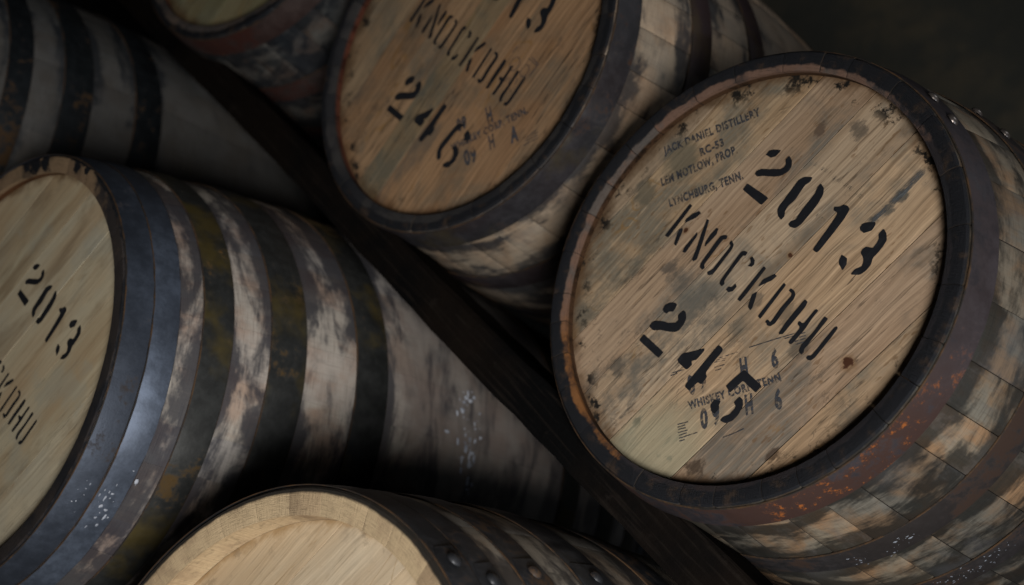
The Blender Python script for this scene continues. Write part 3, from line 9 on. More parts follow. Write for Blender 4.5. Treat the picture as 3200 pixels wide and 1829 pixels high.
# ------------------------------------------------------------------ camera
def basis(xa, ya, za, loc, s=1.0):
    m = Matrix.Identity(4)
    for c, a in enumerate((xa, ya, za)):
        for r in range(3):
            m[r][c] = a[r] * s
    for r in range(3):
        m[r][3] = loc[r]
    return m
cf = FRAMES['cam']
cd = bpy.data.cameras.new('camera'); cam = bpy.data.objects.new('camera', cd); COL.objects.link(cam)
cam.matrix_world = basis(cf['r'], cf['u'], [-x for x in cf['fw']], cf['pos'])
cd.lens = cf['lens']; cd.sensor_width = 36; cd.clip_start = .05; cd.clip_end = 60
cd.dof.use_dof = True; cd.dof.focus_distance = 1.33; cd.dof.aperture_fstop = 3.5
SC.camera = cam
# ------------------------------------------------------------------ light: dim store lit by an open doorway at the right
W = bpy.data.worlds.new('World'); SC.world = W; W.use_nodes = True
bg = W.node_tree.nodes['Background']; bg.inputs[0].default_value = (.62, .75, 1, 1); bg.inputs[1].default_value = .002
def area(name, loc, tgt, sx, sy, power, col):
    l = bpy.data.lights.new(name, 'AREA'); l.shape = 'RECTANGLE'; l.size = sx; l.size_y = sy; l.energy = power; l.color = col
    o = bpy.data.objects.new(name, l); COL.objects.link(o); o.location = loc
    o.rotation_euler = (Vector(tgt) - Vector(loc)).to_track_quat('-Z', 'Y').to_euler(); return o
area('doorway_light', (1.85, -1.52, -.02), (.16, -.1, -.40), .66, .66, 14.5, (1, .965, .92)).data.spread = math.radians(75)
area('window_light', (2.4, .25, .55), (.0, .0, -.2), .9, .9, 6.0, (.78, .88, 1))
area('skylight', (.55, .35, 2.3), (.0, .2, 0), .9, .7, 3.2, (.90, .95, 1))
SC.view_settings.view_transform = 'Standard'; SC.view_settings.look = 'None'; SC.view_settings.exposure = 0.0

# ------------------------------------------------------------------ node helpers
class NT:
    def __init__(s, name):
        s.m = bpy.data.materials.new(name); s.m.use_nodes = True; s.t = s.m.node_tree; s.t.nodes.clear()
        s.out = s.n('ShaderNodeOutputMaterial'); s.b = s.n('ShaderNodeBsdfPrincipled'); s.l(s.b.outputs[0], s.out.inputs[0])
    def n(s, t): return s.t.nodes.new(t)
    def l(s, a, b): s.t.links.new(a, b)
    def put(s, sock, v):
        if hasattr(v, 'is_linked') or hasattr(v, 'links'): s.l(v, sock)
        elif isinstance(v, (tuple, list)) and len(v) == 3 and sock.type == 'RGBA': sock.default_value = (*v, 1)
        else: sock.default_value = v
    def math(s, op, a, b=0.0, c=None, clamp=False):
        n = s.n('ShaderNodeMath'); n.operation = op; n.use_clamp = clamp; s.put(n.inputs[0], a); s.put(n.inputs[1], b)
        if c is not None: s.put(n.inputs[2], c)
        return n.outputs[0]
    def vm(s, op, a, b=(0, 0, 0)):
        n = s.n('ShaderNodeVectorMath'); n.operation = op; s.put(n.inputs[0], a)
        if op == 'SCALE': s.put(n.inputs['Scale'], b)
        else: s.put(n.inputs[1], b)
        return n.outputs['Value'] if op in ('LENGTH', 'DISTANCE', 'DOT_PRODUCT') else n.outputs[0]
    def mix(s, f, a, b, mode='MIX'):
        n = s.n('ShaderNodeMix'); n.data_type = 'RGBA'; n.blend_type = mode; n.clamp_factor = True
        s.put(n.inputs[0], f); s.put(n.inputs[6], a); s.put(n.inputs[7], b); return n.outputs[2]
    def noise(s, vec, scale=1.0, detail=4.0, rough=.55, dist=0.0, col=False):
        n = s.n('ShaderNodeTexNoise'); s.put(n.inputs['Vector'], vec); s.put(n.inputs['Scale'], scale)
        n.inputs['Detail'].default_value = detail; n.inputs['Roughness'].default_value = rough; n.inputs['Distortion'].default_value = dist
        return n.outputs['Color' if col else 'Fac']
    def step(s, v, lo, hi):        # smooth 0..1 between lo and hi (either order)
        n = s.n('ShaderNodeMapRange'); n.interpolation_type = 'SMOOTHSTEP'; s.put(n.inputs[0], v)
        n.inputs[1].default_value = lo; n.inputs[2].default_value = hi
        if lo > hi:
            n.inputs[1].default_value = hi; n.inputs[2].default_value = lo; n.inputs[3].default_value = 1; n.inputs[4].default_value = 0
        return n.outputs[0]
    def sep(s, v):
        n = s.n('ShaderNodeSeparateXYZ'); s.put(n.inputs[0], v); return n.outputs
    def comb(s, x, y, z):
        n = s.n('ShaderNodeCombineXYZ'); s.put(n.inputs[0], x); s.put(n.inputs[1], y); s.put(n.inputs[2], z); return n.outputs[0]
    def bump(s, h, dist, strength=1.0, prev=None):
        n = s.n('ShaderNodeBump'); n.inputs['Strength'].default_value = strength; n.inputs['Distance'].default_value = dist
        s.put(n.inputs['Height'], h)
        if prev is not None: s.l(prev, n.inputs['Normal'])
        return n.outputs[0]
    def fin(s, col, rough, nrm=None, metal=None, spec=.3):
        s.put(s.b.inputs['Base Color'], col); s.put(s.b.inputs['Roughness'], rough)
        s.b.inputs['Specular IOR Level'].default_value = spec
        if metal is not None: s.put(s.b.inputs['Metallic'], metal)
        if nrm is not None: s.l(nrm, s.b.inputs['Normal'])
        return s.m

def grain_coords(N, ang):
    """object coordinates of the cask turned so that z runs along the grain, shifted at random for each board"""
    tc = N.n('ShaderNodeTexCoord'); oi = N.n('ShaderNodeObjectInfo')
    r = N.n('ShaderNodeVectorRotate'); r.rotation_type = 'Y_AXIS'; N.l(tc.outputs['Object'], r.inputs['Vector']); r.inputs['Angle'].default_value = ang
    off = N.vm('SCALE', (3.7, 1.3, 5.1), oi.outputs['Random'])
    return tc.outputs['Object'], N.vm('ADD', r.outputs[0], off), oi

def mat_head(name, grain_deg, r_head, tan=(.33, .245, .165), tan2=(.27, .185, .115), grey=(.22, .205, .17), dirt=.5, edge=(.085, .045, .02), edge_w=.009, black=.5, knots=(), lines=1.0, fleck=.7, fine_amt=1.0, smear=0.0, patches=()):
    N = NT(name)
    oc, gc, oi = grain_coords(N, math.radians(grain_deg - 90))
    warp = N.noise(N.vm('MULTIPLY', gc, (6, 5, 3.4)), 1, 4, .55, col=True)
    gw = N.vm('ADD', gc, N.vm('SCALE', N.vm('SUBTRACT', warp, (.5, .5, .5)), .034))
    fine = N.noise(N.vm('MULTIPLY', gw, (330, 30, 9)), 1, 5, .66)
    mid = N.noise(N.vm('MULTIPLY', gw, (130, 10, 3.2)), 1, 5, .62)
    wide = N.noise(N.vm('MULTIPLY', gw, (22, 5, 3.2)), 1, 4, .55)
    blot = N.noise(gc, 9, 5, .6, .4)
    c = N.mix(N.step(wide, .36, .66), tan, tan2)
    c = N.mix(N.math('MULTIPLY', N.step(blot, .47, .66), dirt * 1.25), c, grey)
    # pale sanded streaks and dark pores
    if smear:
        sm = N.noise(N.vm('MULTIPLY', gw, (26, 8, 7)), 1, 5, .62, .5)
        c = N.mix(N.math('MULTIPLY', N.step(sm, .50, .68), smear), c, tuple(q * .62 for q in tan2))
        c = N.mix(N.math('MULTIPLY', N.step(N.noise(oc, 13, 5, .6), .52, .66), smear * .7), c, grey)
    c = N.mix(N.math('MULTIPLY', N.step(fine, .50, .70), .48 * fine_amt), c, tuple(min(1, x * 1.55) for x in tan))
    c = N.mix(N.math('MULTIPLY', N.step(fine, .47, .30), .75 * fine_amt), c, tuple(x * .34 for x in tan2))
    c = N.mix(N.math('MULTIPLY', N.step(mid, .44, .32), .52 * lines), c, tuple(x * .45 for x in tan2))
    # annual figure
    wv = N.n('ShaderNodeTexWave'); wv.wave_type = 'BANDS'; wv.bands_direction = 'X'; N.l(N.vm('MULTIPLY', gw, (1, .3, .16)), wv.inputs['Vector'])
    wv.inputs['Scale'].default_value = 34; wv.inputs['Distortion'].default_value = 7; wv.inputs['Detail'].default_value = 3; wv.inputs['Detail Scale'].default_value = .6
    c = N.mix(N.math('MULTIPLY', N.step(wv.outputs['Fac'], .55, 1.0), .32 * lines), c, tuple(x * .62 for x in tan2))
    # medullary flecks, in patches
    fv = N.vm('MULTIPLY', gc, (230, 20, 62))
    fl = N.math('MULTIPLY', N.step(N.noise(fv, 1, 2, .4, .3), .62, .68), N.step(N.noise(gc, 7, 2), .49, .55))
    c = N.mix(N.math('MULTIPLY', fl, fleck * .7), c, (.13, .065, .022))
    # yellow-brown resin lines
    rs = N.math('ABSOLUTE', N.math('SUBTRACT', N.noise(N.vm('MULTIPLY', gc, (17, 6, 5)), 1, 3, .5, .8), .5))
    c = N.mix(N.math('MULTIPLY', N.math('MULTIPLY', N.step(rs, .012, .002), N.step(N.noise(gc, 6, 2), .5, .62)), .55), c, (.23, .13, .04))
    ck = N.math('ABSOLUTE', N.math('SUBTRACT', N.noise(N.vm('MULTIPLY', gc, (38, 8, 2.2)), 1, 4, .6), .5))
    c = N.mix(N.math('MULTIPLY', N.math('MULTIPLY', N.step(ck, .010, .003), N.step(N.noise(oc, 8.5, 3), .5, .58)), .8 * fine_amt), c, (.04, .027, .018))
    sc_ = N.math('ABSOLUTE', N.math('SUBTRACT', N.noise(N.vm('MULTIPLY', oc, (9, 8, 5)), 1, 5, .6, 1.2), .5))
    c = N.mix(N.math('MULTIPLY', N.math('MULTIPLY', N.step(sc_, .004, .001), N.step(N.noise(oc, 5.1, 3), .5, .6)), .55 * fine_amt), c, (.06, .05, .042))
    # grey handling dirt and small black specks
    g1 = N.math('MULTIPLY', N.step(N.noise(N.vm('MULTIPLY', gc, (34, 20, 16)), 1, 6, .72), .56, .70), N.step(N.noise(oc, 7.3, 2), .48, .62))
    g0 = N.math('MULTIPLY', N.step(N.noise(N.vm('MULTIPLY', gc, (14, 9, 8)), 1, 6, .7), .50, .66), N.step(N.noise(oc, 3.6, 2), .46, .60))
    c = N.mix(N.math('MULTIPLY', g0, dirt), c, (.105, .10, .088))
    c = N.mix(N.math('MULTIPLY', g1, .75 * dirt + .1), c, (.055, .052, .048))
    g2 = N.math('MULTIPLY', N.step(N.noise(N.vm('MULTIPLY', gc, (130, 60, 60)), 1, 4, .7), .69, .73), N.step(N.noise(oc, 11, 2), .55, .62))
    c = N.mix(N.math('MULTIPLY', g2, black), c, (.012, .011, .01))
    # edge of the head: brown weeping and black crust
    x, y, z = N.sep(oc)
    rr = N.math('POWER', N.math('ADD', N.math('MULTIPLY', x, x), N.math('MULTIPLY', z, z)), .5)
    en = N.noise(oc, 26, 5, .65)
    rn = N.math('ADD', rr, N.math('MULTIPLY', N.math('SUBTRACT', en, .5), .045))
    c = N.mix(N.math('MULTIPLY', N.step(rn, r_head - edge_w * 2.2, r_head + .004), .85), c, edge)
    e2 = N.math('MULTIPLY', N.step(rr, r_head - .034, r_head - .010), N.step(N.noise(oc, 38, 6, .72), .55, .62))
    c = N.mix(N.math('MULTIPLY', e2, black), c, (.01, .009, .008))
    pn = N.noise(N.vm('MULTIPLY', gc, (75, 50, 38)), 1, 6, .72) if patches else None
    for px, pz, pr, pc, pa in patches:
        dv = N.vm('SUBTRACT', oc, (px, 0, pz)); sx, sy, sz = N.sep(dv)
        d = N.math('POWER', N.math('ADD', N.math('MULTIPLY', sx, sx), N.math('MULTIPLY', sz, sz)), .5)
        d = N.math('ADD', d, N.math('MULTIPLY', N.math('SUBTRACT', pn, .5), min(.05, pr * 4.2)))
        c = N.mix(N.math('MULTIPLY', N.math('MULTIPLY', N.step(d, pr * 1.1, pr * .45), pa), N.math('ADD', .7, N.math('MULTIPLY', fine, .6))), c, pc)
    for kx, kz, kr in knots:
        dv = N.vm('SUBTRACT', oc, (kx, 0, kz)); sx, sy, sz = N.sep(dv)
        d = N.math('POWER', N.math('ADD', N.math('MULTIPLY', sx, sx), N.math('MULTIPLY', sz, sz)), .5)
        d = N.math('ADD', d, N.math('MULTIPLY', N.math('SUBTRACT', N.noise(gc, 120, 3), .5), kr * 2.2))
        c = N.mix(N.math('MULTIPLY', N.step(d, kr * 2.2, kr), .5), c, (.20, .11, .045))
        c = N.mix(N.step(d, kr * 1.15, kr * .8), c, (.060, .024, .011))
    c = N.mix(1.0, c, oi.outputs['Color'], 'MULTIPLY')
    h = N.math('ADD', N.math('MULTIPLY', fine, .7), N.math('MULTIPLY', mid, .5))
    nb = N.bump(h, .0011 * (.35 + .65 * fine_amt), .75)
    return N.fin(c, N.math('ADD', .50, N.math('MULTIPLY', fine, .25)), nb, spec=.35)

def mat_hull(name, hoop_v, coh=0, bilge=0, pale=(.30, .255, .20), warm=(.27, .175, .105), dark=(.020, .023, .028), amount=.5, contrast=1.0, length=1.0):
    """outside of a stave. uv: u = metres across, v = metres along the cask"""
    N = NT(name)
    uv = N.n('ShaderNodeUVMap'); oi = N.n('ShaderNodeObjectInfo'); tc = N.n('ShaderNodeTexCoord')
    u, v, _ = N.sep(uv.outputs[0])
    rnd = oi.outputs['Random']
    ob = tc.outputs['Object']
    if coh:
        coh = .12 if coh == 1 else coh
        ox, oy, oz = N.sep(ob); ag = N.n('ShaderNodeMath'); ag.operation = 'ARCTAN2'; N.l(oz, ag.inputs[0]); N.l(ox, ag.inputs[1])
        p = N.comb(N.math('MULTIPLY', ag.outputs[0], .3), v, N.math('MULTIPLY', rnd, coh))
    else:
        p = N.comb(N.math('ADD', u, N.math('MULTIPLY', rnd, 9.0)), v, N.math('MULTIPLY', rnd, 3.0))
    cross = N.noise(N.vm('MULTIPLY', p, (26, 820, 1)), 1, 4, .6)      # tool marks round the hull
    along = N.noise(N.vm('MULTIPLY', p, (420, 14, 1)), 1, 5, .6)
    cloud = N.noise(N.vm('MULTIPLY', p, (16, 11, 1)), 1, 5, .6, .3)
    big = N.noise(ob, 5.5, 4, .6)
    c = N.mix(N.step(cloud, .42, .62), pale, warm)
    c = N.mix(N.math('MULTIPLY', N.step(along, .5, .3), .35), c, tuple(x * .45 for x in pale))
    c = N.mix(N.math('MULTIPLY', N.step(cross, .50, .28), .55), c, tuple(x * .35 for x in warm))
    c = N.mix(N.math('MULTIPLY', N.step(cross, .55, .78), .35), c, tuple(min(1, x * 1.5) for x in pale))
    # prox: 1 beside the hoops, falls off between them
    prox = None
    for hv, w in hoop_v:
        q = N.step(N.math('ABSOLUTE', N.math('SUBTRACT', v, hv)), w / 2 + .042, w / 2)
        prox = q if prox is None else N.math('MAXIMUM', prox, q)
    st = N.noise(N.vm('MULTIPLY', p, (9, 26, 1)), 1, 5, .62, .6)
    st2 = N.noise(N.vm('MULTIPLY', p, (44, 60, 1)), 1, 4, .7)
    s = N.math('ADD', N.math('ADD', N.math('MULTIPLY', st, 1.0), N.math('MULTIPLY', st2, .28)), N.math('MULTIPLY', prox, .17))
    s = N.math('ADD', s, N.math('MULTIPLY', N.math('SUBTRACT', big, .5), .55))
    m = N.math('ADD', N.math('MULTIPLY', N.step(s, .77 - .22 * amount, .95 - .20 * amount), .75), N.math('MULTIPLY', N.step(s, .62 - .22 * amount, .92 - .20 * amount), .25))
    m = N.math('MULTIPLY', m, N.math('ADD', .80, N.math('MULTIPLY', cross, .3)))
    c = N.mix(N.math('MULTIPLY', m, .93 * contrast), c, dark)
    wash = N.step(N.noise(N.vm('MULTIPLY', p, (7, 9, 1)), 1, 3), .55, .75)
    c = N.mix(N.math('MULTIPLY', wash, .55), c, (.075, .078, .084))
    c = N.mix(N.math('MULTIPLY', N.step(N.noise(N.vm('MULTIPLY', p, (30, 13, 1)), 1, 6, .7), .52, .70), .5), c, (.09, .085, .085))
    if bilge: c = N.mix(N.math('MULTIPLY', N.step(N.math('ADD', v, N.math('MULTIPLY', N.math('SUBTRACT', cloud, .5), .12)), .33, .42), bilge), c, N.mix(N.step(st, .4, .65), (.135, .125, .122), (.06, .056, .060)))
    c = N.mix(1.0, c, oi.outputs['Color'], 'MULTIPLY')
    h = N.math('ADD', N.math('MULTIPLY', cross, .55), N.math('MULTIPLY', along, .45))
    nb = N.bump(h, .0009, .6)
    nb = N.bump(cloud, .003, .35, nb)
    return N.fin(c, N.math('SUBTRACT', .66, N.math('MULTIPLY', m, .22)), nb, spec=.35)

def mat_end(name, r_black, face=(.25, .16, .12), grey=(.09, .085, .08), wall=(.19, .085, .028), black=(.009, .010, .013), wall_y=.009, soot=.5, mottle=.5, rim_noise=.018, shade_dir=None, stain_dir=None, spots=()):
    """sawn stave ends: dark rim outside, bevelled face, stained croze inside"""
    N = NT(name)
    tc = N.n('ShaderNodeTexCoord'); oi = N.n('ShaderNodeObjectInfo'); oc = tc.outputs['Object']
    x, y, z = N.sep(oc)
    rr = N.math('POWER', N.math('ADD', N.math('MULTIPLY', x, x), N.math('MULTIPLY', z, z)), .5)
    n1 = N.noise(oc, 22, 5, .65); n2 = N.noise(oc, 160, 4, .7); n3 = N.noise(oc, 7, 3)
    ang = N.n('ShaderNodeMath'); ang.operation = 'ARCTAN2'; N.l(z, ang.inputs[0]); N.l(x, ang.inputs[1])
    sp = N.comb(N.math('MULTIPLY', rr, 1500), N.math('MULTIPLY', ang.outputs[0], 14), 0)
    saw = N.noise(N.vm('ADD', sp, N.vm('SCALE', oc, 90)), 1, 3, .6)
    sp2 = N.comb(N.math('MULTIPLY', rr, 60), N.math('MULTIPLY', ang.outputs[0], 330), 0)
    saw2 = N.noise(sp2, 1, 3, .6)
    c = N.mix(N.math('MULTIPLY', N.step(n1, .46, .64), mottle), face, grey)
    c = N.mix(N.math('MULTIPLY', N.step(oi.outputs['Random'], .55, .6), mottle), c, grey)
    c = N.mix(N.math('MULTIPLY', N.step(saw, .5, .3), .5), c, tuple(q * .4 for q in face))
    c = N.mix(N.math('MULTIPLY', N.step(saw2, .48, .3), .5), c, tuple(q * .4 for q in face))
    c = N.mix(N.math('MULTIPLY', N.step(N.math('ADD', n3, N.math('MULTIPLY', n1, .6)), .80, .98), soot), c, black)
    if stain_dir:
        sd = N.math('DIVIDE', N.vm('DOT_PRODUCT', oc, (stain_dir[0], 0, stain_dir[1])), rr)
        sm = N.step(N.math('ADD', sd, N.math('MULTIPLY', N.math('SUBTRACT', n1, .5), .8)), stain_dir[2], stain_dir[2] + .3)
        c = N.mix(N.math('MULTIPLY', sm, .9), c, N.mix(N.step(N.math('ADD', N.math('MULTIPLY', n1, .6), N.math('MULTIPLY', n2, .4)), .42, .62), (.20, .085, .026), (.06, .028, .014)))
    if shade_dir:  # shade on one side of the rim, painted into the end colour
        sd = N.math('DIVIDE', N.vm('DOT_PRODUCT', oc, (shade_dir[0], 0, shade_dir[1])), rr)
        sm = N.step(N.math('ADD', sd, N.math('MULTIPLY', N.math('SUBTRACT', n1, .5), 1.6)), shade_dir[2], shade_dir[2] + .35)
        c = N.mix(N.math('MULTIPLY', sm, shade_dir[3]), c, tuple(q * 1.6 for q in black))
    for kx, kz, kr in spots:
        d = N.math('ADD', N.vm('LENGTH', N.vm('SUBTRACT', oc, (kx, 0, kz))), N.math('MULTIPLY', N.math('SUBTRACT', n2, .5), kr * 1.6))
        c = N.mix(N.step(d, kr * 1.1, kr * .8), c, black)
    wl = N.step(y, wall_y, wall_y + .003)
    wc = N.mix(N.step(N.math('ADD', N.math('MULTIPLY', n1, .6), N.math('MULTIPLY', n2, .4)), .45, .62), wall, tuple(q * .2 for q in wall))
    c = N.mix(wl, c, wc)
    black = N.mix(N.math('MULTIPLY', N.step(N.noise(oc, 31, 5, .7), .52, .68), .8), black, (.045, .030, .021))
    rb = N.math('ADD', rr, N.math('MULTIPLY', N.math('SUBTRACT', n1, .5), rim_noise))
    kb = N.mix(N.math('MULTIPLY', N.step(saw2, .5, .75), .5), black, (.018, .017, .017))
    c = N.mix(N.math('MULTIPLY', N.step(rb, r_black - .0015, r_black + .0015), N.math('SUBTRACT', 1.0, wl)), c, kb)
    nb = N.bump(N.math('ADD', saw2, saw), .0016, .7)
    return N.fin(c, .72, nb, spec=.15)

def mat_hoop(name, steel=(.030, .036, .045), rust=(.10, .034, .016), bright=(.34, .10, .022), rust_amt=.3, bright_amt=.3, metal=.55, rough=.42, tint=None, olive=0.0, rust_dir=None):
    N = NT(name)
    tc = N.n('ShaderNodeTexCoord'); oi = N.n('ShaderNodeObjectInfo')
    oc = N.vm('ADD', tc.outputs['Object'], N.vm('SCALE', (2.1, 3.3, 1.7), oi.outputs['Random']))
    a = N.noise(oc, 6, 6, .68); b = N.noise(oc, 60, 6, .72); d = N.noise(oc, 210, 4, .7); e = N.noise(oc, 2.6, 3, .5)
    x, y, z = N.sep(tc.outputs['Object'])
    ang = N.n('ShaderNodeMath'); ang.operation = 'ARCTAN2'; N.l(z, ang.inputs[0]); N.l(x, ang.inputs[1])
    scr = N.noise(N.comb(N.math('MULTIPLY', ang.outputs[0], 5), N.math('MULTIPLY', y, 900), 0), 1, 4, .6)
    c = N.mix(N.step(b, .35, .7), steel, tuple(q * 1.7 for q in steel))
    if tint: c = N.mix(N.math('MULTIPLY', N.step(e, .35, .6), .85), c, tint)
    if olive: c = N.mix(N.math('MULTIPLY', N.step(N.noise(oc, 9, 4, .6), .50, .66), olive), c, (.085, .062, .014))
    rm = N.step(N.math('ADD', a, N.math('MULTIPLY', N.math('SUBTRACT', b, .5), .5)), .66 - .35 * rust_amt, .76 - .35 * rust_amt)
    if rust_dir:
        rd = N.step(N.math('ADD', N.vm('DOT_PRODUCT', N.vm('NORMALIZE', tc.outputs['Object']), (rust_dir[0], 0, rust_dir[1])), N.math('MULTIPLY', N.math('SUBTRACT', a, .5), .6)), .35, .80)
        rm = N.math('MULTIPLY', rm, N.math('ADD', .25, N.math('MULTIPLY', rd, .75)))
    c = N.mix(N.math('MULTIPLY', rm, .9), c, rust)
    bm = N.math('MULTIPLY', N.step(N.math('ADD', N.math('MULTIPLY', b, .7), N.math('MULTIPLY', d, .3)), .60 - .1 * bright_amt, .68 - .1 * bright_amt), N.step(N.noise(oc, 4.2, 2), .60 - .2 * bright_amt, .70 - .2 * bright_amt))
    if rust_dir: bm = N.math('MULTIPLY', bm, rd)
    c = N.mix(N.math('MULTIPLY', bm, min(1, bright_amt * 2.2)), c, bright)
    c = N.mix(N.math('MULTIPLY', N.step(scr, .62, .8), .2), c, (.09, .09, .092))
    mt = N.math('MULTIPLY', N.math('SUBTRACT', 1.0, rm), metal)
    ro = N.math('ADD', N.math('ADD', rough, N.math('MULTIPLY', rm, .35)), N.math('MULTIPLY', N.math('SUBTRACT', b, .5), .3))
    nb = N.bump(N.math('ADD', N.math('MULTIPLY', b, .6), N.math('MULTIPLY', bm, .9)), .0016, .55)
    nb = N.bump(e, .012, .35, nb)
    return N.fin(c, ro, nb, mt, .22)

def mat_ink(name, grain_deg, col=(.010, .011, .014), hole=.30, soft=.1, rough=.5):
    N = NT(name)
    oc, gc, oi = grain_coords(N, math.radians(grain_deg - 90))
    f1 = N.noise(N.vm('MULTIPLY', gc, (520, 30, 13)), 1, 5, .62)
    f2 = N.noise(N.vm('MULTIPLY', gc, (120, 120, 60)), 1, 4, .7)
    a = N.math('MULTIPLY', N.step(f1, hole - soft, hole + soft * .6), N.step(f2, hole - soft, hole + soft * .6))
    N.fin(N.mix(N.step(f2, .5, .8), col, tuple(q * 1.8 + .004 for q in col)), rough, None, spec=.4)
    tr = N.n('ShaderNodeBsdfTransparent'); mx = N.n('ShaderNodeMixShader'); N.l(a, mx.inputs[0]); N.l(tr.outputs[0], mx.inputs[1]); N.l(N.b.outputs[0], mx.inputs[2]); N.l(mx.outputs[0], N.out.inputs[0])
    return N.m

def mat_simple(name, c1, c2, scale=8, rough=.8, bumpd=.004, stretch=(1, 1, 1), metal=None):
    N = NT(name); tc = N.n('ShaderNodeTexCoord'); v = N.vm('MULTIPLY', tc.outputs['Object'], stretch)
    a = N.noise(v, scale, 6, .65); b = N.noise(v, scale * 9, 5, .7)
    c = N.mix(N.step(N.math('ADD', a, N.math('MULTIPLY', N.math('SUBTRACT', b, .5), .5)), .38, .66), c1, c2)
    return N.fin(c, rough, N.bump(N.math('ADD', a, N.math('MULTIPLY', b, .4)), bumpd, .7), metal)

# ------------------------------------------------------------------ object helpers
def obj(name, verts, faces, mats, parent=None, fmat=None, smooth=None, uvs=None):
    me = bpy.data.meshes.new(name); me.from_pydata(verts, [], faces); me.update()
    for m in (mats if isinstance(mats, (list, tuple)) else [mats]): me.materials.append(m)
    if fmat: me.polygons.foreach_set('material_index', fmat)
    if uvs:
        ul = me.uv_layers.new(name='UVMap'); ul.data.foreach_set('uv', [q for l in me.loops for q in uvs[l.vertex_index]])
    if smooth is not None:
        me.polygons.foreach_set('use_smooth', [True] * len(me.polygons)); me.set_sharp_from_angle(angle=math.radians(smooth))
    o = bpy.data.objects.new(name, me); COL.objects.link(o); o.parent = parent
    return o
def tag(o, label=None, cat=None, group=None, kind=None):
    if label: o['label'] = label
    if cat: o['category'] = cat
    if group: o['group'] = group
    if kind: o['kind'] = kind
    return o

def hull_r(K, y):
    t = y / (K['L'] / 2) - 1
    return K['b'] - (K['b'] - K['R']) * t * t

def build_staves(root, K, m_hull, m_end, m_joint, tints):
    n = K['n']; rng = random.Random(K['seed'])
    ws = [rng.uniform(.72, 1.3) for _ in range(n)]; t = sum(ws); a = K.get('a0', 0)
    L = K['L']; NY = 26
    fr = [0, .05, .28, .5, .72, .95, 1]
    for i in range(n):
        w = ws[i] / t * 2 * math.pi; a0, a1 = a, a + w; a += w
        dr = rng.uniform(-.0004, .0004); dy = rng.uniform(-1, 1) * K.get('jy', .0007); dr *= K.get('jy', .0007) / .0007; gap = K.get('gap', .0002)
        prof = []      # (r, y, kind)
        rb, wr, wy, hd = K['r_bev'], K['r_wall'], K['wall_y'], K['depth']
        prof.append((K['r_black'] , dy, 'e'))
        prof.append((K['R'] - .002 + dr, dy, 'e'))
        ys = [.002 + dy] + [L * k / NY for k in range(1, NY)] + [L - .002]
        for yy in ys: prof.append((hull_r(K, yy) + dr, yy, 'h'))
        prof.append((K['R'] - .003, L, 'e')); prof.append((K['R'] - .02, L, 'e'))
        prof.append((wr + .003, L - hd - .02, 'e')); prof.append((K['b'] - .03, L / 2, 'e')); prof.append((wr + .003, hd + .02, 'e')); prof.append((wr + .0015, hd, 'e'))
        prof.append((wr, wy, 'e')); prof.append((rb, wy * .45 + dy, 'e'))
        m = len(prof); verts = []; uvs = []
        for ci, f in enumerate(fr):
            edge = ci in (0, len(fr) - 1)
            for (r, y, kd) in prof:
                an = a0 + gap / r + (w - 2 * gap / r) * f
                r2 = r - (K.get('round', .0007) if edge and kd == 'h' else 0)
                y2 = y + (.0003 if edge and y < .01 else 0)
                verts.append((r2 * math.cos(an), y2, r2 * math.sin(an))); uvs.append(((an - a0) * .3, y))
        faces = []; fm = []
        for c in range(len(fr) - 1):
            for j in range(m):
                j2 = (j + 1) % m
                faces.append((c * m + j, c * m + j2, (c + 1) * m + j2, (c + 1) * m + j))
                fm.append(0 if prof[j][2] == 'h' and prof[j2][2] == 'h' else 1)
        faces.append(tuple(range(m))[::-1]); fm.append(2); faces.append(tuple((len(fr) - 1) * m + j for j in range(m))); fm.append(2)
        o = obj('stave', verts, faces, [m_hull, m_end, m_joint], root, fm, 32, uvs)
        tn = rng.choice(tints); s = rng.uniform(*K.get('var', (.85, 1.08))); o.color = (tn[0] * s, tn[1] * s, tn[2] * s, 1)

def build_head(root, K, mat, y, offs, deg, colors, seed=1, special=None, name='head_board'):
    """boards of the head: strips between offsets across the grain"""
    rng = random.Random(seed); R = K['r_wall'] + .0012
    th = math.radians(deg); gx, gz = math.cos(th), math.sin(th); nx, nz = -math.sin(th), math.cos(th)
    offs = [-R] + sorted(offs) + [R]
    for i in range(len(offs) - 1):
        jg = K.get('jg', .0004); q0, q1 = offs[i], offs[i + 1]; n = max(8, int((q1 - q0) / .006)); jy = rng.uniform(-.0002, .0004)
        qs = [q0 + jg, q0 + .0012] + [q0 + (q1 - q0) * k / n for k in range(1, n)] + [q1 - .0012, q1 - jg]
        e_ = 0; rec = [e_, .0] + [0] * (n - 1) + [.0, e_]
        if q0 == -R: qs = qs[1:]; rec = rec[1:]; qs[0] = -R + .0004
        if q1 == R: qs = qs[:-1]; rec = rec[:-1]; qs[-1] = R - .0004
        verts = []; faces = []
        for q, rc in zip(qs, rec):
            p = math.sqrt(max(1e-7, R * R - q * q))
            for yy in (y + jy + rc, y + .022):
                for pp in (-p, p): verts.append((q * nx + pp * gx, yy, q * nz + pp * gz))
        m = len(qs)
        for k in range(m - 1):
            b, c = 4 * k, 4 * k + 4
            faces += [(b, b + 1, c + 1, c), (b + 2, c + 2, c + 3, b + 3), (b, c, c + 2, b + 2), (b + 1, b + 3, c + 3, c + 1)]
        e = 4 * (m - 1)
        faces += [(0, 2, 3, 1), (e, e + 1, e + 3, e + 2)]
        o = obj(name, verts, faces, (special or {}).get(i, mat), root)
        cc = colors[i % len(colors)]; o.color = (*cc, 1)

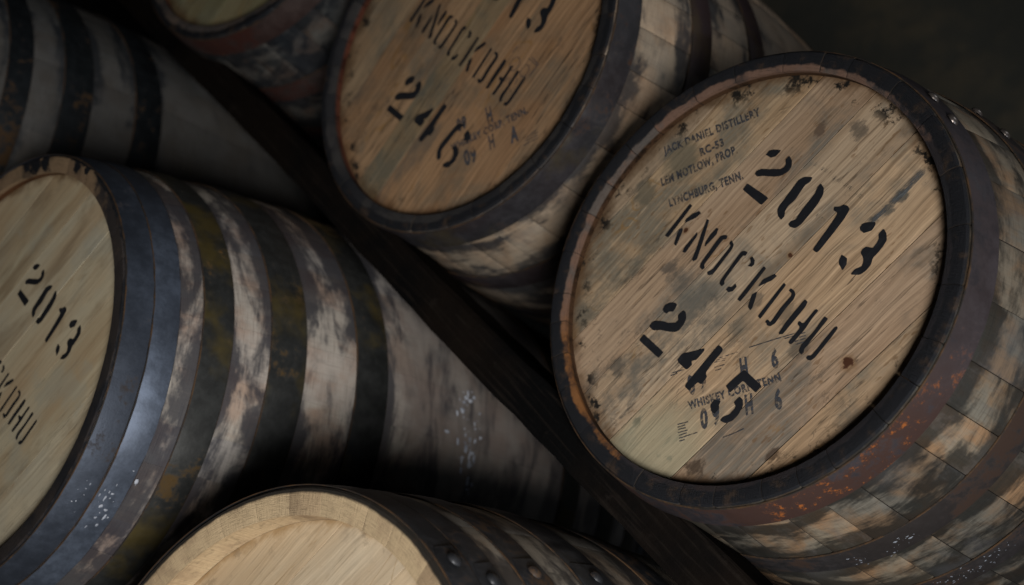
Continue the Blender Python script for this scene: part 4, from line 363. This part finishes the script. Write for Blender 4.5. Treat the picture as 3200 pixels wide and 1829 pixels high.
def ring(K, y0, y1, lift, th, seg=144, a0=0.0, a1=2 * math.pi, wob=.0004, seed=0, taper=0):
    rng = random.Random(seed); ph = [rng.uniform(0, 6.28) for _ in range(4)]
    full = abs(a1 - a0 - 2 * math.pi) < 1e-6; n = seg if full else seg + 1
    verts = []; faces = []
    for i in range(n):
        a = a0 + (a1 - a0) * i / seg
        d = wob * (math.sin(2 * a + ph[0]) + .7 * math.sin(5 * a + ph[1])); dy = wob * 1.6 * (math.sin(2 * a + ph[2]) + .6 * math.sin(3 * a + ph[3]))
        ya, yb = y0 + dy, y1 + dy
        if taper:
            e = min(i, n - 1 - i) / seg; k = max(0, 1 - e / .12); ya += taper * k * k; yb -= taper * k * k
        r0 = hull_r(K, y0) + lift + d; r1 = hull_r(K, y1) + lift + d; c = .0006
        ce = c * rng.uniform(.6, 2.4)
        prof = [(r0, ya), (r0 + th - c, ya), (r0 + th, ya + ce), (r1 + th, yb - ce), (r1 + th - c, yb), (r1, yb)]
        ca, sa = math.cos(a), math.sin(a)
        verts += [(r * ca, y, r * sa) for r, y in prof]
    for i in range(seg):
        b = 6 * i; c = 6 * ((i + 1) % n)
        for j in range(6):
            k = (j + 1) % 6; faces.append((b + j, c + j, c + k, b + k))
    if not full: faces += [tuple(range(6)), tuple(6 * (n - 1) + j for j in range(6))[::-1]]
    return verts, faces

def rivet_mesh(R=.0078, h=.0050):
    v = [(0, 0, h)]; f = []; nr = 14
    rings = [(.45, .93), (.78, .68), (.97, .3), (1.0, 0)]
    for rr, hh in rings:
        for k in range(nr): v.append((R * rr * math.cos(2 * math.pi * k / nr), R * rr * math.sin(2 * math.pi * k / nr), h * hh))
    for k in range(nr): f.append((0, 1 + k, 1 + (k + 1) % nr))
    for r in range(3):
        for k in range(nr):
            a = 1 + r * nr + k; b = 1 + r * nr + (k + 1) % nr; f.append((a, a + nr, b + nr, b))
    return v, f

def add_hoop(root, K, y0, y1, mat, seed, lap=None, rivets=(), m_rivet=None, mat_lap=None):
    th = .0017
    v, f = ring(K, y0, y1, .0007, th, seed=seed)
    h = obj('hoop', v, f, [mat, M_edge], root, [1 if k % 6 in (0, 1, 3, 4) and k < 6 * 144 else 0 for k in range(len(f))], smooth=35)
    if lap:
        a0, a1 = (math.radians(q) for q in lap)
        v, f = ring(K, y0 + .0006, y1 - .0006, .0007 + th + .0002, .0016, seg=28, a0=a0, a1=a1, seed=seed, taper=.006)
        obj('overlap_end', v, f, mat_lap or mat, h, smooth=35)
    for deg in rivets:
        a = math.radians(deg); ym = (y0 + y1) / 2; r = hull_r(K, ym) + .0007 + th + (.0018 if lap else 0) + .0003
        n = Vector((math.cos(a), 0, math.sin(a))); t = Vector((-math.sin(a), 0, math.cos(a)))
        rv, rf = rivet_mesh()
        m = Matrix((t, Vector((0, 1, 0)), n)).transposed()
        o = obj('rivet', [tuple(n * r + Vector((0, ym, 0)) + m @ Vector(q)) for q in rv], rf, m_rivet, h, smooth=60)
    return h

def chaikin(p, it=2, cut=.18):
    for _ in range(it):
        q = []
        for i in range(len(p)):
            a, b = p[i], p[(i + 1) % len(p)]
            q.append((a[0] + (b[0] - a[0]) * cut, a[1] + (b[1] - a[1]) * cut)); q.append((b[0] + (a[0] - b[0]) * cut, b[1] + (a[1] - b[1]) * cut))
        p = q
    return p
from mathutils.geometry import tessellate_polygon
def add_print(root, name, polys, y, mat, label=None, smooth=True):
    V = []; F = []
    for p in polys:
        if smooth: p = chaikin(p, 1 if len(p) <= 5 else 2, .07 if len(p) <= 8 else .14)
        b = len(V); V += [(q[0], y, q[1]) for q in p]
        F += [tuple(b + k for k in t) for t in tessellate_polygon([[Vector((q[0], q[1], 0)) for q in p]])]
    o = obj(name, V, F, mat, root)
    o.visible_shadow = True
    if label: o['label'] = label
    return o
def strip(a, b, w):
    d = Vector((b[0] - a[0], b[1] - a[1])); n = Vector((-d.y, d.x)).normalized() * w / 2
    return [(a[0] + n.x, a[1] + n.y), (b[0] + n.x, b[1] + n.y), (b[0] - n.x, b[1] - n.y), (a[0] - n.x, a[1] - n.y)]
def add_stamps(root, stamps, y, mat):
    for txt, bl, br, tl in stamps:
        V = []; F = []
        cu = bpy.data.curves.new('stamp', 'FONT'); cu.body = txt; cu.resolution_u = 3; cu.offset = .046; cu.space_character = 1.16
        to = bpy.data.objects.new('stamp', cu); COL.objects.link(to); bpy.context.view_layer.update()
        me = bpy.data.meshes.new_from_object(to.evaluated_get(bpy.context.evaluated_depsgraph_get()))
        xs = [v.co.x for v in me.vertices]; ys = [v.co.y for v in me.vertices]; x0, x1, y1 = min(xs), max(xs), (max(ys) if len(txt) > 2 else max(ys))
        y0 = 0.0; b = len(V)
        for v in me.vertices:
            fx = (v.co.x - x0) / (x1 - x0); fy = (v.co.y - y0) / (y1 - y0)
            V.append((bl[0] + (br[0] - bl[0]) * fx + (tl[0] - bl[0]) * fy, y, bl[1] + (br[1] - bl[1]) * fx + (tl[1] - bl[1]) * fy))
        F += [tuple(b + k for k in p.vertices) for p in me.polygons]
        bpy.data.objects.remove(to); bpy.data.curves.remove(cu); bpy.data.meshes.remove(me)
        obj('stamped_lettering', V, F, mat, root)

def cask_root(key, name, label, cat, group):
    o = bpy.data.objects.new(name, None); COL.objects.link(o); o.empty_display_size = .2
    c = FRAMES[key]; o.matrix_world = basis(c['u'], c['ax'], c['v'], c['cen'], c['s'])
    return tag(o, label, cat, group)

def splatter(root, K, spots, mat, label, seed):
    """dried white splashes: small flattened beads on the hoop or stave"""
    rng = random.Random(seed); V = []; F = []
    for (deg, y, sa, sy, cnt, lift, size) in spots:
        for _ in range(cnt):
            a = math.radians(rng.gauss(deg, sa)); yy = rng.gauss(y, sy); s = size * rng.uniform(.12, 1.2) ** 1.6 * .85; r = hull_r(K, yy) + lift
            n = Vector((math.cos(a), 0, math.sin(a))); t = Vector((-math.sin(a), 0, math.cos(a))); up = Vector((0, 1, 0))
            c = n * r + up * yy; b = len(V); k = 7; ra = rng.uniform(.6, 1.7)
            ph = rng.uniform(0, 6)
            V.append(tuple(c + n * s * .28))
            for j in range(k):
                an = 2 * math.pi * j / k + ph; w = s * rng.uniform(.6, 1.2)
                V.append(tuple(c + t * w * math.cos(an) * ra + up * w * math.sin(an) / ra - n * .0003))
            F += [(b, b + 1 + j, b + 1 + (j + 1) % k) for j in range(k)]
    o = obj('dried_splash', V, F, mat, root, smooth=60); o['kind'] = 'stuff'
    o['label'] = label
    return o

# ------------------------------------------------------------------ materials shared
M_joint = mat_simple('stave_joint', (.012, .010, .009), (.03, .022, .016), 30)
M_edge = mat_simple('hoop_edge_rust', (.014, .012, .011), (.060, .032, .014), 22, .8, .001)
M_rivet = mat_hoop('rivet_steel', (.16, .14, .13), (.16, .07, .03), (.3, .12, .03), .25, .3, .85, .28)
M_splash = mat_simple('dried_splash', (.22, .24, .28), (.10, .11, .135), 40, .45, .0005)
M_splash2 = mat_simple('dried_splash_pale', (.42, .45, .52), (.20, .22, .27), 60, .5, .0005)
M_ink = {}

# ------------------------------------------------------------------ the setting
M_floor = mat_simple('floor_earth', (.045, .040, .034), (.085, .075, .062), 3, .9, .01)
M_wall = mat_simple('wall_stone', (.09, .092, .08), (.17, .145, .10), 1.1, .9, .02)
ZF = -1.115
def grid_sheet(name, x0, x1, y0, y1, nx, ny, place, mat, amp, seed):
    rng = random.Random(seed); V = []; F = []
    for j in range(ny + 1):
        for i in range(nx + 1):
            V.append(place(x0 + (x1 - x0) * i / nx, y0 + (y1 - y0) * j / ny, rng.uniform(-amp, amp)))
    for j in range(ny):
        for i in range(nx): a = j * (nx + 1) + i; F.append((a, a + 1, a + nx + 2, a + nx + 1))
    o = obj(name, V, F, mat, None, smooth=80); return tag(o, kind='structure')
grid_sheet('floor', -9, 7, -7, 3.2, 60, 40, lambda x, y, d: (x, y, ZF + d), M_floor, .004, 3)
grid_sheet('back_wall', -9, 7, ZF - .1, 4.2, 60, 24, lambda x, z, d: (x, 3.0 + d, z), M_wall, .012, 4)

# ------------------------------------------------------------------ casks
UP = dict(R=.270, b=.3165, L=.898, n=30, r_black=.2575, r_bev=.2470, r_wall=.2480, wall_y=.009, depth=.020, round=.0010, gap=.0004)
LOW = dict(round=.0002, gap=.00004, rec=.0002, R=.2663, b=.329, L=1.08, n=32, r_black=.2600, r_bev=.2415, r_wall=.2430, wall_y=.010, depth=.036)
TW = [(1, .97, .93), (1.0, .93, .85), (.86, .88, .88), (.72, .74, .76), (1.05, .98, .9), (.92, .86, .8), (.62, .62, .62)]

def hoops_of(front, L):
    return [((a + b) / 2, b - a) for a, b in front] + [(L - (a + b) / 2, b - a) for a, b in front]

# --- right cask (2013 KNOCKDHU 245)
G1 = 'barrels of the upper row lying on the rail'
KA = dict(UP, jg=.0009, b=.325, seed=5, a0=.06)
hA = [(.004, .0440), (.1385, .1800), (.272, .315)]
A = cask_root('A', 'oak_barrel', 'barrel stencilled 2013 and 245, largest and sharpest, orange rust on its head hoop', 'barrel', G1)
mAh = mat_hull('hull_wood_right', hoops_of(hA, .898), coh=.8, pale=(.19, .172, .14), warm=(.225, .145, .085), amount=.90, dark=(.012, .013, .013))
mAe = mat_end('stave_end_right', .2530, face=(.15, .092, .068), wall=(.055, .028, .014), soot=.7, mottle=.8, shade_dir=(.97, -.22, -.05, .93), stain_dir=(-.05, -1.0, .45))
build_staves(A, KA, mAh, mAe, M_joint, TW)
DIRT_A = ((-.17, .10, .035, (.10, .10, .082), .75), (-.20, .045, .022, (.085, .085, .072), .7), (-.10, -.03, .012, (.06, .06, .058), .7), (-.105, -.16, .013, (.055, .055, .052), .7),
          (.035, -.02, .010, (.07, .065, .06), .6), (.07, -.215, .016, (.05, .035, .024), .85), (.03, -.222, .007, (.02, .015, .012), .9), (-.035, -.205, .006, (.02, .015, .012), .95), (.15, -.16, .012, (.045, .028, .018), .8),
          (.045, .20, .014, (.06, .052, .045), .7), (.14, .145, .007, (.06, .065, .065), .8), (.132, .125, .008, (.065, .07, .07), .8), (.12, .108, .008, (.07, .072, .07), .7), (.08, -.02, .016, (.075, .07, .06), .6), (.115, -.045, .014, (.06, .055, .05), .6), (.0, .185, .011, (.07, .05, .04), .7))
mA = mat_head('head_wood_right', 69, .248, tan=(.405, .308, .216), tan2=(.32, .228, .150), grey=(.17, .155, .13), knots=PRINT['A']['knots'], fine_amt=.8, dirt=.85, black=1.0, patches=DIRT_A)
mA2 = mat_head('head_wood_weathered', 69, .248, tan=(.405, .308, .216), tan2=(.32, .228, .150), grey=(.17, .155, .13), dirt=.75, black=1.0, patches=DIRT_A + ((.02, -.25, .105, (.27, .27, .205), .7),))
build_head(A, KA, mA, .020, [.214, .119, .046, -.031, -.128, -.196], 69, [(.80, .80, .78), (1.04, 1.0, .90), (.93, .89, .86), (1.0, 1.0, .98), (1.08, 1.02, .93), (.88, .83, .80), (.97, .92, .84)][::-1], 3, {2: mA2})
build_head(A, KA, mA, .898 - .052, [-.15, -.05, .05, .15], 20, [(.6, .6, .6)], 4)
mHA = mat_hoop('hoop_rusty_right', steel=(.040, .038, .045), tint=(.024, .020, .022), rust=(.034, .0155, .011), bright=(.24, .075, .016), rust_amt=.8, bright_amt=.65, metal=.25, rough=.5, rust_dir=(.50, -.87))
mHA2 = mat_hoop('hoop_dark_right', steel=(.022, .021, .023), tint=(.026, .022, .021), rust=(.030, .017, .012), bright=(.22, .09, .02), rust_amt=.45, bright_amt=.25, metal=.25, rough=.52)
add_hoop(A, KA, *hA[0], mHA, 1, None, (66.5, 58.5), M_rivet)
add_hoop(A, KA, *hA[1], mHA2, 2, None, (75, 66), M_rivet)
add_hoop(A, KA, *hA[2], mHA2, 3)
for i, (a, b) in enumerate(hA): add_hoop(A, KA, .898 - b, .898 - a, mHA2, 7 + i)
def letter(root, key, parts, y, deg, hole=.30):
    if key not in M_ink: M_ink[key] = (mat_ink('stencil_ink_' + key, deg, hole=hole), mat_ink('stamp_ink_' + key, deg, (.038, .042, .052), .44, .14, .6))
    cut = {'year': (3, 2, 1, 3), 'name': (3, 3, 2, 3, 3, 2, 2, 2), 'number': (3, 2, 3)}
    for p in parts:
        k = 0
        for c in cut[p]:
            add_print(root, 'stencilled_letter' if p == 'name' else 'stencilled_digit', PRINT[PK[key]][p][k:k + c], y, M_ink[key][0]); k += c
PK = {'right': 'A', 'middle': 'B', 'left': 'D'}
letter(A, 'right', ('year', 'name', 'number'), .0191, 69)
add_stamps(A, PRINT['A']['stamps'], .0193, M_ink['right'][1])
add_print(A, 'stamped_frame', [strip(a, b, .0011) for a, b in PRINT['A']['lines']], .0193, M_ink['right'][1], smooth=False)['kind'] = 'stuff'
add_print(A, 'scuffed_ink', [strip(a, b, .0045) for a, b in PRINT['A']['smudge']], .0194, mat_ink('scuff_ink', 69, (.05, .055, .055), .57, .14, .7), smooth=False)['kind'] = 'stuff'
add_print(A, 'rub_mark', [[(.1475, .1798), (.1505, .1745), (.139, .14), (.122, .105), (.1175, .109), (.131, .146), (.144, .178)]], .0192, mat_ink('rub_ink', 69, (.075, .082, .088), .47, .16, .7))
# chalk-white splashes on the lower hoops
splatter(A, KA, [(-43, .165, 4, .007, 26, .0026, .0017), (-35, .162, 2.0, .007, 9, .0026, .0024), (-33, .293, 6, .010, 50, .0026, .0017), (-25, .293, 4, .010, 22, .0026, .0021)], M_splash, 'white splashes dried on the hoops', 5)

# --- middle cask (246)
KB = dict(UP, seed=9, a0=.2)
hB = [(.004, .0445), (.1406, .1821), (.272, .312)]
B = cask_root('B', 'oak_barrel', 'barrel stencilled KNOCKDHU 246, cut off by the top edge, left of the 245 barrel', 'barrel', G1)
mBh = mat_hull('hull_wood_middle', hoops_of(hB, .898), coh=.3, pale=(.36, .29, .22), warm=(.33, .235, .16), amount=.56, dark=(.014, .018, .026))
mBe = mat_end('stave_end_middle', .2590, face=(.040, .038, .038), grey=(.018, .019, .023), wall=(.09, .03, .018), soot=.5, mottle=.8)
build_staves(B, KB, mBh, mBe, M_joint, TW)
mB = mat_head('head_wood_middle', 77, .248, tan=(.305, .208, .128), tan2=(.245, .155, .09), grey=(.15, .13, .10), dirt=.7, black=1.0, fleck=.4)
build_head(B, KB, mB, .020, [.150, .086, .030, -.020, -.075, -.150, -.20], 77, [(.92, .97, .97), (.90, .82, .74), (1.05, 1.0, .93), (.80, .88, .86), (1.0, .90, .80), (.96, .86, .76), (.92, .84, .76), (.85, .8, .74)][::-1], 6)
build_head(B, KB, mB, .898 - .052, [-.15, -.05, .05, .15], 20, [(.6, .6, .6)], 4)
mHB = mat_hoop('hoop_maroon_middle', steel=(.020, .020, .023), tint=(.030, .018, .019), rust=(.038, .020, .013), bright=(.08, .05, .014), rust_amt=.35, bright_amt=.35, metal=.2, rough=.5, olive=.25)
for i, (a, b) in enumerate(hB): add_hoop(B, KB, a, b, mHB, 21 + i); add_hoop(B, KB, .898 - b, .898 - a, mHB, 27 + i)
letter(B, 'middle', ('year', 'name', 'number'), .0191, 77)
add_stamps(B, PRINT['B']['stamps'], .0193, M_ink['middle'][1])
add_print(B, 'stamped_frame', [strip(a, b, .0012) for a, b in PRINT['B']['lines']], .0193, M_ink['middle'][1], smooth=False)['kind'] = 'stuff'

# --- top left cask
KC = dict(UP, seed=14, a0=.5)
C = cask_root('C', 'oak_barrel', 'dim barrel at the top edge showing only the bottom of its head and hoop', 'barrel', G1)
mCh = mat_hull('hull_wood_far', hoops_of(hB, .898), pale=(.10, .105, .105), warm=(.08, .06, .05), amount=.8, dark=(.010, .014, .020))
mCe = mat_end('stave_end_far', .2600, face=(.13, .10, .08), grey=(.06, .06, .065), wall=(.14, .04, .02), soot=.5, mottle=.6)
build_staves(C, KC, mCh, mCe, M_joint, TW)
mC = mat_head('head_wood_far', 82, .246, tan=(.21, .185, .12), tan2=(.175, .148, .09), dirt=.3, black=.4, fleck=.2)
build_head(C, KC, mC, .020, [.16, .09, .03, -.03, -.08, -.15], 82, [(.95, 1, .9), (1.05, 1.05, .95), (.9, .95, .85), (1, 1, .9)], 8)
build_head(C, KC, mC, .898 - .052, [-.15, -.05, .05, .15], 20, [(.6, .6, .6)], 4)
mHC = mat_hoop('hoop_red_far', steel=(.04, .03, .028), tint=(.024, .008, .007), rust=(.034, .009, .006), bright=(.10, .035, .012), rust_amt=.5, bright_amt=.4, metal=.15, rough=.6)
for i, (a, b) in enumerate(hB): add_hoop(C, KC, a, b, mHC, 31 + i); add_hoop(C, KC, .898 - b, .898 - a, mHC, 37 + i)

# --- lower row
G2 = 'casks of the lower row under the rail'
hL = [(.001, .0325), (.0335, .0640), (.0906, .1285), (.1777, .2268), (.3016, .352)]
# left cask (2013 KNOCKDHU)
KD = dict(LOW, jy=.0003, var=(.93, 1.05), seed=21, a0=.1, depth=.015, wall_y=.006, r_bev=.2455, r_wall=.2455)
D = cask_root('D', 'oak_cask', 'big cask at left with pale head stencilled 2013 KNOCKDHU and wide blue-grey steel hoops', 'cask', G2)
mDh = mat_hull('hull_wood_left', hoops_of(hL[1:], 1.08), coh=1, bilge=.72, pale=(.38, .355, .325), warm=(.31, .235, .19), amount=.82, dark=(.016, .019, .030))
mDe = mat_end('stave_end_left', .2640, face=(.24, .165, .10), grey=(.15, .10, .065), wall=(.08, .035, .015), soot=.9, mottle=.4, wall_y=.006, shade_dir=(.95, -.2, -.15, .9), spots=((-.118, .228, .013), (-.137, .222, .010), (-.098, .238, .011), (-.02, .258, .009), (.006, .262, .006), (-.19, .19, .007)))
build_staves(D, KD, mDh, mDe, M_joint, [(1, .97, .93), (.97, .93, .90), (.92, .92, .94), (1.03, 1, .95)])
mD = mat_head('head_wood_left', 68, .248, tan=(.46, .405, .29), tan2=(.37, .28, .175), grey=(.33, .325, .27), dirt=.30, black=.15, lines=.15, fleck=.0, fine_amt=.3, smear=.75, edge=(.12, .07, .03), edge_w=.006)
build_head(D, KD, mD, .015, [.17, .08, 0.0, -.085, -.17], 68, [(1, 1, 1), (.97, .96, .93), (1.02, 1, .97)], 11)
build_head(D, KD, mD, 1.08 - .06, [-.15, -.05, .05, .15], 20, [(.6, .6, .6)], 4)
mHD1 = mat_hoop('hoop_steel_left', steel=(.085, .105, .145), rust=(.035, .028, .026), bright=(.08, .05, .035), rust_amt=.08, bright_amt=.05, metal=.6, rough=.52, tint=(.026, .031, .042))
mHD2 = mat_hoop('hoop_olive_left', steel=(.017, .018, .018), rust=(.060, .036, .012), bright=(.16, .08, .015), rust_amt=.22, bright_amt=.2, metal=.3, rough=.5, olive=.6)
for i, (a, b) in enumerate(hL):
    mm = mHD1 if i < 2 else mHD2
    add_hoop(D, KD, a, b, mm, 41 + i); add_hoop(D, KD, 1.08 - b, 1.08 - a, mm, 51 + i)
letter(D, 'left', ('year', 'name'), .0141, 68, .22)
splatter(D, KD, [(-4, .022, 3.0, .006, 12, .0028, .0022), (-5, .052, 4, .008, 28, .0028, .0026), (34, .50, 4, .014, 40, .001, .0042), (26, .505, 3, .010, 26, .001, .0042), (19, .52, 2, .006, 8, .001, .004)], M_splash2, 'pale splashes on the hoops and hull', 15)

# bottom cask
KE = dict(LOW, jy=.0002, var=(.93, 1.04), seed=25, a0=.3, r_bev=.2400, r_wall=.2425, wall_y=.011)
E = cask_root('E', 'oak_cask', 'palest cask at the bottom edge, no lettering, dark hoops with riveted overlaps', 'cask', G2)
mEh = mat_hull('hull_wood_bottom', hoops_of(hL[1:], 1.08), coh=1, pale=(.30, .275, .235), warm=(.27, .215, .16), amount=.55, dark=(.020, .022, .028))
mEe = mat_end('stave_end_bottom', .2605, face=(.50, .38, .235), grey=(.28, .19, .12), wall=(.42, .29, .15), black=(.022, .019, .016), soot=.3, mottle=.4, wall_y=.6, rim_noise=.005)
build_staves(E, KE, mEh, mEe, M_joint, [(1, .98, .94), (.95, .92, .88), (.82, .83, .86), (1.05, 1, .95)])
mE = mat_head('head_wood_bottom', 75, .2425, tan=(.55, .455, .325), tan2=(.46, .355, .235), grey=(.42, .37, .29), dirt=.3, black=.25, lines=.2, fleck=.15, fine_amt=.45, smear=.22, edge=(.30, .20, .10), edge_w=.004)
build_head(E, KE, mE, .036, [.15, .06, -.035, -.12], 75, [(1, 1, 1), (.98, .96, .93), (1.02, 1, .97)], 12)
build_head(E, KE, mE, 1.08 - .06, [-.15, -.05, .05, .15], 20, [(.6, .6, .6)], 4)
mHE = mat_hoop('hoop_black_bottom', steel=(.022, .023, .026), rust=(.050, .028, .014), bright=(.16, .07, .02), rust_amt=.32, bright_amt=.22, metal=.4, rough=.45)
laps = [(40, 81.5), (36, 77.5), (35, 80.5), (30, 82.0), None]
rvs = [(77.4, 50), (73.2, 46), (76.6, 50), (78.2, 50), ()]
for i, (a, b) in enumerate(hL):
    add_hoop(E, KE, a, b, mHE, 61 + i, laps[i], rvs[i], M_rivet if 0 else mHE); add_hoop(E, KE, 1.08 - b, 1.08 - a, mHE, 71 + i)

# far left cask of the lower row
KF = dict(LOW, seed=29, a0=.2)
Fk = cask_root('F', 'oak_cask', 'dark cask at the upper left behind the left cask, only its hooped side visible', 'cask', G2)
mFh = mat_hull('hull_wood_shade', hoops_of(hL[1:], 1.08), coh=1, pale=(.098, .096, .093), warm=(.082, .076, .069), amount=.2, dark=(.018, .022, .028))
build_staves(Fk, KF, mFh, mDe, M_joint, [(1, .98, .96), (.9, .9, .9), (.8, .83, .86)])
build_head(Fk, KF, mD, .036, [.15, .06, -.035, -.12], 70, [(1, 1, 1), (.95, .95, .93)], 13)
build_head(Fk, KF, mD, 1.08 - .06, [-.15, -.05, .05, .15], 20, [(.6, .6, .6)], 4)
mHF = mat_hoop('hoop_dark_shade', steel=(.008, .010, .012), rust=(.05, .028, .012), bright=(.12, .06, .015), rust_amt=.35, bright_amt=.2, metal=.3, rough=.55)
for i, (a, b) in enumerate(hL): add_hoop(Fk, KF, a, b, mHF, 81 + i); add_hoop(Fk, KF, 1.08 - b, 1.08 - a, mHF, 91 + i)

# ------------------------------------------------------------------ rails between the rows
def rail(y0, y1, zt, zb, label, seed):
    rng = random.Random(seed); V = []; F = []; n = 90; x0, x1 = -2.7, 1.25
    for i in range(n + 1):
        x = x0 + (x1 - x0) * i / n; sl = .033 * (x + .2)
        j = lambda: rng.uniform(-.0012, .0012)
        pr = [(y0, zb), (y0, zt - .006), (y0 + .006, zt), (y1 - .006, zt - .006), (y1, zt - .012), (y1, zb)]
        for y, z in pr: V.append((x, y + j(), z + sl + j() + .002 * math.sin(x * 5)))
    for i in range(n):
        for k in range(6): a = 6 * i + k; b = 6 * i + (k + 1) % 6; F.append((a, b, b + 6, a + 6))
    F += [tuple(range(6))[::-1], tuple(6 * n + k for k in range(6))]
    N = NT('rail_wood'); tc = N.n('ShaderNodeTexCoord'); oc = tc.outputs['Object']
    f = N.noise(N.vm('MULTIPLY', oc, (7, 160, 160)), 1, 5, .6); g = N.noise(oc, 4, 5, .6); h = N.noise(oc, 26, 5, .7)
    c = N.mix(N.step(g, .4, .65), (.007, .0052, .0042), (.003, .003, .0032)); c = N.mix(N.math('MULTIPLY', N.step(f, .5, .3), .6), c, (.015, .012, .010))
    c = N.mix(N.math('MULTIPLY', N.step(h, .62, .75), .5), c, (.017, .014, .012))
    m = N.fin(c, .85, N.bump(N.math('ADD', f, h), .003, .8), spec=.02)
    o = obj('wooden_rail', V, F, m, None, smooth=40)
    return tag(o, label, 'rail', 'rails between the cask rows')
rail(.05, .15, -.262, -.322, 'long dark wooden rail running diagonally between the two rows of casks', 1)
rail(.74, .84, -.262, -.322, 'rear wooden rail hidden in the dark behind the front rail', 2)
